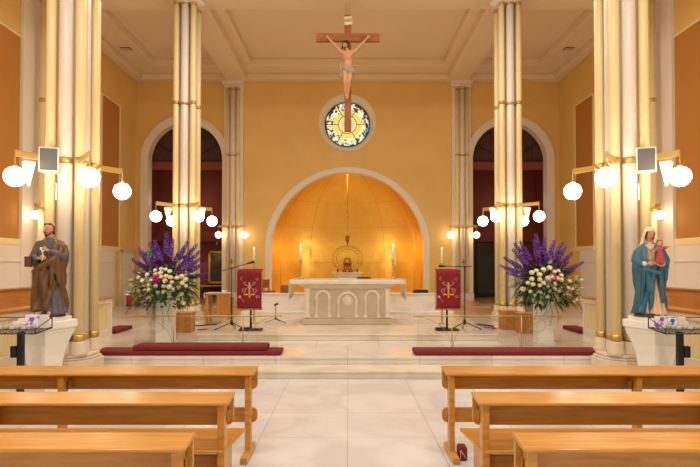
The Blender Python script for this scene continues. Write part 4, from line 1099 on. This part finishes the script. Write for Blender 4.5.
bl += [('c', (.12, -.15, .69), (.11, -.175, .70), .018, .016)]+hand_blobs((.11, -.178, .70), (.06, -.2, .71), (0, -.2, 1), (-.2, .9, 0), .9)
organic('body', bl, M['skin'], t, .0045, 2)
face_parts(t, p, R, .155); s = .155
organic('hair', [('s', p(0, .08, .17), (.36*s, .38*s, .36*s), R), ('c', p(-.3, -.08, .2), p(-.33, .0, -.35), .08*s, .08*s), ('c', p(.3, -.08, .2), p(.33, .0, -.35), .08*s, .08*s)], M['hair'], t, .005, 2)
organic('veil', [('s', p(0, .16, .22), (.43*s, .42*s, .42*s), R), ('c', p(-.38, .12, .1), p(-.45, .2, -.6), .12*s, .18*s), ('c', p(.38, .12, .1), p(.42, .2, -.6), .12*s, .15*s), ('s', p(0, .35, -.3), (.42*s, .22*s, .5*s), R), ('c', p(-.45, .2, -.6), (-.10, -.01, .93), .15*s, .2*s)], M['veil'], t, .006, 3)
# the child
ch = thing_child = organic('child', [('s', (.105, -.18, .965), (.038, .042, .048)), ('c', (.105, -.18, .92), (.105, -.18, .95), .018, .018), ('c', (.13, -.2, .90), (.21, -.24, .925), .014, .010), ('c', (.08, -.2, .90), (.03, -.22, .86), .014, .010), ('c', (.09, -.2, .76), (.075, -.23, .69), .018, .012), ('c', (.13, -.2, .76), (.135, -.235, .68), .018, .012), ('s', (.105, -.222, .96), (.006, .009, .008)), ('s', (.21, -.243, .927), (.013, .012, .008)), ('s', (.028, -.222, .857), (.012, .012, .010)), ('c', (.075, -.23, .69), (.075, -.25, .685), .012, .01), ('c', (.135, -.235, .68), (.137, -.255, .675), .012, .01)], M['skin'], t, .004, 2)
organic('child_tunic', [('c', (.105, -.18, .90), (.105, -.195, .76), .034, .05), ('c', (.075, -.19, .90), (.05, -.21, .87), .024, .02), ('c', (.135, -.19, .90), (.175, -.22, .912), .024, .019), ('c', (.085, -.2, .77), (.08, -.22, .715), .034, .026), ('c', (.125, -.2, .77), (.13, -.225, .71), .034, .026)], M['pinkred'], ch, .005, 2)
organic('child_hair', [('s', (.105, -.170, .982), (.041, .042, .038))], M['hair2'] if 'hair2' in M else mat('painted_auburn_hair', (96, 54, 28), .6), ch, .005, 1)

# ------------------------------------------------------------------ crucifix
CY = P2
t = thing('crucifix', 'large wooden crucifix with painted figure hanging in front of the round window', 'crucifix', (.01, CY, .05))
MB().box(-.095, .095, 0, .12, 5.45, 8.72).build('upright_beam', M['crosswood'], t, bevel=.01)
MB().box(-.89, .89, -.02, .1, 7.97, 8.19).build('cross_beam', M['crossbar'], t, bevel=.01)
b = MB().box(-.11, .11, -.03, -.005, -.12, .12); o = b.build('title_board', M['veil'], t, bevel=.004); o.location = (.01, 0, 8.54); o.rotation_euler = (0, -.12, 0)
cu = bpy.data.curves.new('title_text', 'FONT'); cu.body = 'INRI'; cu.size = .11; cu.extrude = .002; cu.align_x = 'CENTER'; cu.align_y = 'CENTER'
to = bpy.data.objects.new('title_text', cu); C.objects.link(to); bpy.context.view_layer.update()
me = bpy.data.meshes.new_from_object(to.evaluated_get(bpy.context.evaluated_depsgraph_get())); bpy.data.objects.remove(to)
to = bpy.data.objects.new('lettering', me); C.objects.link(to); me.materials.clear(); me.materials.append(M['black']); to.parent = o; to.location = (0, -.034, 0); to.rotation_euler = (PI/2, 0, 0)
for s in (-1, 1): MB().tube([(s*.05, .06, 8.71), (s*.05, .06, 9.07)], .003, 6).build('hanging_wire', M['black'], t)
hb, p, R = head_blobs((-.07, -.17, 7.80), .23, -.25, .35, .25)
bl = hb+[('c', (0, -.1, 7.62), (-.04, -.13, 7.72), .062, .055),
         ('s', (0, -.09, 7.50), (.165, .10, .17)), ('s', (.005, -.085, 7.30), (.125, .085, .17)), ('s', (0, -.085, 7.14), (.145, .10, .12)), ('c', (-.14, -.1, 7.60), (.14, -.1, 7.62), .062, .062), ('c', (-.07, -.14, 7.5), (-.08, -.14, 7.53), .06, .06), ('c', (.07, -.14, 7.5), (.08, -.14, 7.53), .06, .06)]
for sg in (-1, 1):
    sh = (sg*.17, -.10, 7.62); el = (sg*.36, -.09, 7.83); wr = (sg*.54, -.06, 8.03)
    bl += [('c', sh, el, .056, .040), ('c', el, wr, .042, .026)]
    bl += hand_blobs(wr, (sg*.63, -.05, 8.10), (-sg*.6, 0, .8), (0, -1, .0), 1.25)
kn = {-1: (-.075, -.20, 6.78), 1: (.045, -.19, 6.80)}
for sg in (-1, 1):
    hp = (sg*.075, -.09, 7.10); an = (-.03+sg*.025, -.10-(.05 if sg < 0 else 0), 6.43)
    bl += [('c', hp, kn[sg], .085, .055), ('c', (hp[0]*.9, -.12, 7.0), (kn[sg][0], -.17, 6.9), .078, .062), ('c', kn[sg], an, .056, .034), ('c', (kn[sg][0]*.95, -.155, 6.72), (an[0], an[1]+.02, 6.55), .056, .036)]
    ft = (-.02+sg*.012, -.19-(.045 if sg < 0 else 0), 6.31)
    bl += [('c', an, ft, .034, .026)]
    for k in range(5): bl.append(('c', (ft[0]-.022+.011*k, ft[1], ft[2]), (ft[0]-.024+.012*k, ft[1]-.018, ft[2]-.03+.002*abs(k-1)), .008, .007))
organic('body', bl, M['corpus'], t, .009, 2)
face_parts(t, p, R, .23); s = .23
organic('hair', [('s', p(0, .12, .2), (.38*s, .42*s, .36*s), R), ('c', p(-.32, .05, .1), p(-.34, .02, -.55), .11*s, .08*s), ('c', p(.32, .05, .1), p(.34, .05, -.55), .11*s, .08*s), ('s', p(0, .3, -.15), (.34*s, .2*s, .42*s), R)], M['hair'], t, .008, 2)
organic('beard', [('c', p(-.22, -.18, -.22), p(0, -.3, -.4), .06*s, .09*s), ('c', p(.22, -.18, -.22), p(0, -.3, -.4), .06*s, .09*s), ('c', p(0, -.3, -.4), p(0, -.33, -.55), .1*s, .05*s)], M['hair'], t, .007, 1)
b = MB().tube([p(.4*K(2*PI*i/24), .05+.43*S(2*PI*i/24), .3+.02*S(5*i)) for i in range(24)], .012, 6, True)
b.tube([p(.41*K(2*PI*i/24+.2), .05+.44*S(2*PI*i/24+.2), .34+.03*S(4*i+1)) for i in range(24)], .009, 6, True); b.build('thorn_crown', M['bars'], t)
organic('loincloth', [('c', (-.13, -.12, 7.21), (.13, -.13, 7.14), .055, .06), ('c', (-.12, -.08, 7.2), (.13, -.06, 7.14), .07, .07), ('c', (-.1, -.15, 7.16), (.11, -.16, 7.05), .045, .05), ('c', (-.07, -.16, 7.12), (.1, -.17, 6.98), .03, .035), ('c', (.14, -.12, 7.13), (.19, -.12, 7.0), .045, .03), ('c', (-.15, -.12, 7.21), (-.19, -.13, 7.30), .04, .03), ('c', (-.17, -.13, 7.2), (-.19, -.12, 7.0), .03, .03), ('c', (-.19, -.12, 7.0), (-.14, -.13, 6.85), .028, .022), ('c', (-.19, -.12, 6.97), (-.25, -.12, 6.9), .02, .016)], M['tunic2'] if 'tunic2' in M else mat('painted_grey_linen', (160, 142, 114), .5, var=.2, vscale=14), t, .008, 2)

# ------------------------------------------------------------------ flowers
def leaf_verts(b, base, d, up, l, w, droop=.2):
    base = Vector(base); d = Vector(d).normalized(); sd = d.cross(Vector(up)); sd = sd.normalized() if sd.length > 1e-3 else Vector((1, 0, 0)); n = sd.cross(d)
    pts = []
    for q, ww in ((0, .12), (.3, 1), (.65, .8), (1, .03)):
        c = base+d*l*q-Vector((0, 0, 1))*droop*l*q*q
        pts += [c-sd*w*ww*.5+n*w*.12*ww, c, c+sd*w*ww*.5+n*w*.12*ww]
    b.add(pts, [(i*3+j, i*3+j+1, i*3+j+4, i*3+j+3) for i in range(3) for j in range(2)], True)
def rose_mesh(m, name, r=.043, seed=0):
    rnd = random.Random(seed); b = MB()
    b.ball((0, 0, r*.25), (r*.55, r*.55, r*.6), 10, 8)
    for layer, (n_, rr, tilt) in enumerate(((5, .62, .25), (6, .85, .6), (7, 1.0, 1.0))):
        for k in range(n_):
            a = 2*PI*k/n_+layer*.5+rnd.uniform(-.15, .15)
            pts = []
            for i in range(4):
                u = i/3; rad = r*rr*(.25+.75*math.sin(u*PI/2)); z = r*(-.45+1.25*u*(1-.32*tilt)); 
                if i == 3: rad *= 1.08; z -= r*.06*tilt
                for j in range(-1, 2):
                    aa = a+j*.55*(.6+.5*math.sin(u*PI)); pts.append((rad*K(aa), rad*S(aa), z-abs(j)*.1*r))
            b.add(pts, [(i*3+j, i*3+j+1, i*3+j+4, i*3+j+3) for i in range(3) for j in range(2)], True)
    return b.mesh(name, m)
def spike_mesh(l=.42, seed=1):
    rnd = random.Random(seed); b = MB()
    b.tube([(0, 0, 0), (.0, 0, l)], [.006, .002], 5); n_ = 46
    for k in range(n_):
        u = k/n_; z = l*(.22+.78*u); rr = .046*(1-u*.78)+.006; a = k*2.4+rnd.uniform(-.3, .3)
        c = Vector((K(a)*rr*.8, S(a)*rr*.8, z)); d = Vector((K(a), S(a), .35)); s_ = .034*(1-.6*u)*rnd.uniform(.7, 1.3)
        t1 = Vector((-S(a), K(a), 0)); t2 = d.cross(t1).normalized()
        for q in range(5):
            th = 2*PI*q/5; e = t1*K(th)+t2*S(th); f_ = t1*K(th+.6)+t2*S(th+.6)
            g_ = t1*K(th-.6)+t2*S(th-.6)
            b.add([c, c+g_*s_*.7+d*.006, c+e*s_*1.1+d*.01, c+f_*s_*.7+d*.006], [(0, 1, 2, 3)], False)
    return b.mesh('delphinium_spike', M['purple'])
rose_m = [rose_mesh(M['rose'], 'white_rose', seed=i) for i in range(2)]
spike_m = [spike_mesh(.46, i) for i in range(2)]
mag_m = rose_mesh(M['magenta'], 'magenta_bloom', .05, 9); bud_m = MB().ball((0, 0, .03), (.013, .013, .036), 8, 8).mesh('lily_bud', M['lily'])
lily_b = MB()
for k in range(6): leaf_verts(lily_b, (0, 0, 0), (K(k*PI/3), S(k*PI/3), .9), (0, 0, 1), .075, .035, .35)
lily_m = lily_b.mesh('open_lily', M['lily2'] if 'lily2' in M else mat('white_lily_petal', (244, 242, 222), .6))

def arrangement(label, loc, seed, mir):
    rnd = random.Random(seed); t = thing('flower_arrangement', label, 'flowers', loc, group='tall flower arrangements'); t.scale = (1.2, 1.15, 1.1)
    def put(me, nm, p_, d, sc=1):
        o = bpy.data.objects.new(nm, me); C.objects.link(o); o.parent = t; o.location = p_
        o.rotation_euler = Vector(d).to_track_quat('Z', 'Y').to_euler(); o.scale = (sc,)*3
    # container block hidden in the leaves
    MB().lathe([(.10, .0), (.12, .03), (.12, .12), (.08, .13)], seg=16).build('bowl', M['leaf'], t)
    c0 = Vector((0, 0, .30))
    # spikes fan
    sp = [(-68, .20, .50, .85), (-56, .28, .5, .95), (-44, .3, .5, 1.0), (-33, .30, .5, 1.0), (-22, .30, .5, 1.05), (-12, .3, .5, 1.05), (-3, .36, .55, 1.0), (3, .40, .55, 1.1), (13, .34, .5, 1.0), (23, .34, .5, 1.05), (31, .36, .5, 1.05), (42, .32, .5, 1.0), (52, .32, .5, .95), (62, .30, .5, .95), (74, .26, .5, .9), (-50, .2, .5, .8), (38, .2, .5, .85), (-15, .16, .5, .9), (12, .18, .5, .85), (95, .22, .5, .6), (-30, .15, .5, .8), (56, .16, .5, .8)]
    for a, r0, l, sc in sp:
        aa = math.radians((a+rnd.uniform(-3, 3))*mir); dy = rnd.uniform(-.25, .3)
        d = Vector((S(aa), dy, K(aa)))
        put(spike_m[rnd.randrange(2)], 'delphinium_spike', c0+d*(r0+.03), d, sc*.95)
    # roses on the front
    cand = []
    tries = 0
    while len(cand) < 38 and tries < 4000:
        tries += 1
        a = rnd.uniform(0, 2*PI); r = math.sqrt(rnd.random())
        x = .05*mir+ .40*r*K(a); z = .30+.27*r*S(a)
        if mir*x < -.18 and rnd.random() < .55: continue
        if (x+0.02*mir)**2+(z-.36)**2 < .055**2: continue
        y = -.16-.28*math.sqrt(max(0, 1-(x/.5)**2-((z-.30)/.38)**2))
        if all((x-q[0])**2+(z-q[2])**2 > .066**2 for q in cand): cand.append((x, y, z))
    for x, y, z in cand:
        put(rose_m[rnd.randrange(2)], 'white_rose', (x, y, z), (x*.9, -.8, (z-.3)*.9+.15), rnd.uniform(.7, .98))
    for dx, dz in ((0, .0), (.0, .07), (.045, .03), (-.04, .035), (0.0, -.06)):
        put(mag_m, 'magenta_bloom', (-.02*mir+dx*.8, -.42, .36+dz), (dx, -1, dz+.1), .85)
    # lilies and buds at the bare side
    for k in range(26):
        x = -mir*rnd.uniform(.10, .5); z = rnd.uniform(.02, .45)*(1-abs(x)*.3); y = -.2-.15*rnd.random()
        d = (x, -.6, rnd.uniform(-.1, .6)); put(bud_m, 'lily_bud', (x, y, z), d, rnd.uniform(.8, 1.3))
    for k in range(7):
        x = rnd.uniform(-.42, .45); z = rnd.uniform(.0, .2); put(lily_m, 'open_lily', (x, -.3, z), (x, -.8, -.1), rnd.uniform(.7, 1))
    for k in range(14):
        x = rnd.uniform(-.5, .5); z = rnd.uniform(.05, .5); put(bud_m, 'lily_bud', (x, -.33+.3*abs(x), z), (x, -.7, .3), rnd.uniform(.6, 1))
    # foliage
    b = MB()
    for k in range(560):
        a = rnd.uniform(0, 2*PI); e = rnd.uniform(-.75, 1.1); d = Vector((K(a)*K(e), S(a)*K(e)*.7, S(e)))
        r0 = rnd.uniform(.12, .42); leaf_verts(b, c0+Vector((d.x*1.15, d.y, d.z*.8))*r0, d+Vector((rnd.uniform(-.3, .3), 0, rnd.uniform(-.3, .2))), (rnd.uniform(-.4, .4), rnd.uniform(-.4, .4), 1), rnd.uniform(.1, .2), rnd.uniform(.025, .05), rnd.uniform(.1, .5))
    for k in range(260):
        a = rnd.uniform(-PI, 0); x = .44*K(a)*rnd.uniform(.6, 1.1); z = rnd.uniform(-.14, .30); y = -.12+.30*S(a)*rnd.uniform(.8, 1.1)
        leaf_verts(b, (x, y, z+.05), (x*1.2+rnd.uniform(-.2, .2), -.35, rnd.uniform(-.45, .45)), (0, rnd.uniform(-.3, .3), 1), rnd.uniform(.08, .15), rnd.uniform(.03, .05), rnd.uniform(.1, .5))
    o = b.build('dark_foliage', M['leaf'], t); o['kind'] = 'stuff'
    b = MB()
    for k in range(170):
        a = rnd.uniform(0, 2*PI); e = rnd.uniform(-.7, .9); d = Vector((K(a)*K(e), S(a)*K(e)*.7, S(e)))
        leaf_verts(b, c0+Vector((d.x*1.25, d.y*1.1, d.z*.8))*rnd.uniform(.3, .52), d+Vector((0, 0, rnd.uniform(-.4, .1))), (0, 0, 1), rnd.uniform(.07, .16), rnd.uniform(.014, .035), rnd.uniform(.1, .5))
    o = b.build('light_foliage', M['leaf2'], t); o['kind'] = 'stuff'
    for nm, (x, y, l) in enumerate(((-.16, -.25, .5), (-.05, -.27, .42), (.1, -.26, .55), (.2, -.2, .4), (-.4, -.12, .42), (.42, -.1, .4), (-.3, -.2, .32), (.03, -.27, .6))):
        b = MB(); p_ = Vector((x, y, .18)); pts = [p_]
        ph = rnd.uniform(0, 6)
        for i in range(9):
            p_ = p_+Vector((.018*S(ph+i*1.1)+x*.05, -.004, -l/9)); pts.append(p_)
            leaf_verts(b, p_, (rnd.choice((-1, 1)), -.4, -.4), (0, 0, 1), .032, .02, .3)
        b.tube(pts, .003, 5); b.build('trailing_tendril', M['leaf'], t)
def stand(label, x, y):
    t = thing('flower_stand', label, 'stand', (x, y, .26), group='white flower stands')
    MB().frust(0, 0, .03, .80, .150, .150, .146, .146).build('column', M['vase'], t, bevel=.006)
    MB().box(-.17, .17, -.17, .17, 0, .03).build('foot', M['vase'], t, bevel=.004)
    MB().box(-.18, .18, -.18, .18, .80, .84).build('top_plate', M['vase'], t, bevel=.006)
stand('square white stand under the flower arrangement nearer the side table', -3.57, 10.25); stand('square white stand under the flower arrangement nearer the pair of stools', 3.85, 10.25)
arrangement('tall arrangement of purple delphiniums and white roses beside the single stool', (-3.57, 10.25, 1.101), 3, 1)
arrangement('tall arrangement of purple delphiniums and white roses beside the pair of stools', (3.85, 10.25, 1.101), 12, -1)

# ------------------------------------------------------------------ light
def light(kind, loc, energy, col, size=.3, rot=None, sy=None, spot=None):
    l = bpy.data.lights.new(kind.lower()+'_light', kind); l.energy = energy; l.color = col
    if kind == 'AREA':
        l.size = size
        if sy: l.shape = 'RECTANGLE'; l.size_y = sy
    else: l.shadow_soft_size = size
    if spot: l.spot_size = spot; l.spot_blend = .6
    o = bpy.data.objects.new('light_'+kind.lower(), l); C.objects.link(o); o.location = loc
    if rot: o.rotation_euler = rot
    return o
WARM = (1, .93, .83)
for x in (-2.4, 2.4):
    for y in (-2.5, 3.0): light('AREA', (x, y, 9.5), 180, (1, .975, .93), 1.2)  # added soft fill from above the nave, no fittings modelled
for x in (-2.4, 2.4): light('AREA', (x, 11.2, 9.5), 150, (1, .97, .92), .9)  # added overhead fill to brighten the altar and sanctuary floor
# nave lamps on the pillars behind the camera position
for x in (-4.4, 4.4):
    for y in (2.2, -3.0): light('POINT', (x*.86, y, 3.1), 120, WARM, .15)
# concealed lamps behind the jambs of the apse arch and a soft one added inside its crown
for sg in (-1, 1):
    light('SPOT', (sg*3.22, AY+.12, 2.6), 170, (1, .95, .84), .2, (math.radians(82), 0, sg*math.radians(48)), spot=math.radians(130))
light('AREA', (0, BY+.5, 5.66), 45, (1, .95, .84), .3, (math.radians(50), 0, 0))
# chapel lamps
light('POINT', (-6.9, 22.6, 4.6), 26, (1, .7, .5), .1); light('POINT', (6.9, 22.6, 4.6), 16, (1, .7, .5), .1)
light('SPOT', (-5.95, 23.3, 2.7), 45, (1, .85, .6), .03, (math.radians(25), 0, 0), spot=math.radians(80))

w = bpy.data.worlds.new('world'); bpy.context.scene.world = w; w.use_nodes = True
w.node_tree.nodes['Background'].inputs[0].default_value = (1, .92, .8, 1); w.node_tree.nodes['Background'].inputs[1].default_value = .25

sc = bpy.context.scene
sc.view_settings.view_transform = 'Standard'; sc.view_settings.look = 'None'; sc.view_settings.gamma = 1
sc.view_settings.use_curve_mapping = False; sc.view_settings.exposure = .04
try:
    sc.cycles.use_denoising = True; sc.cycles.max_bounces = 8; sc.cycles.diffuse_bounces = 4; sc.cycles.sample_clamp_indirect = 6
except Exception: pass
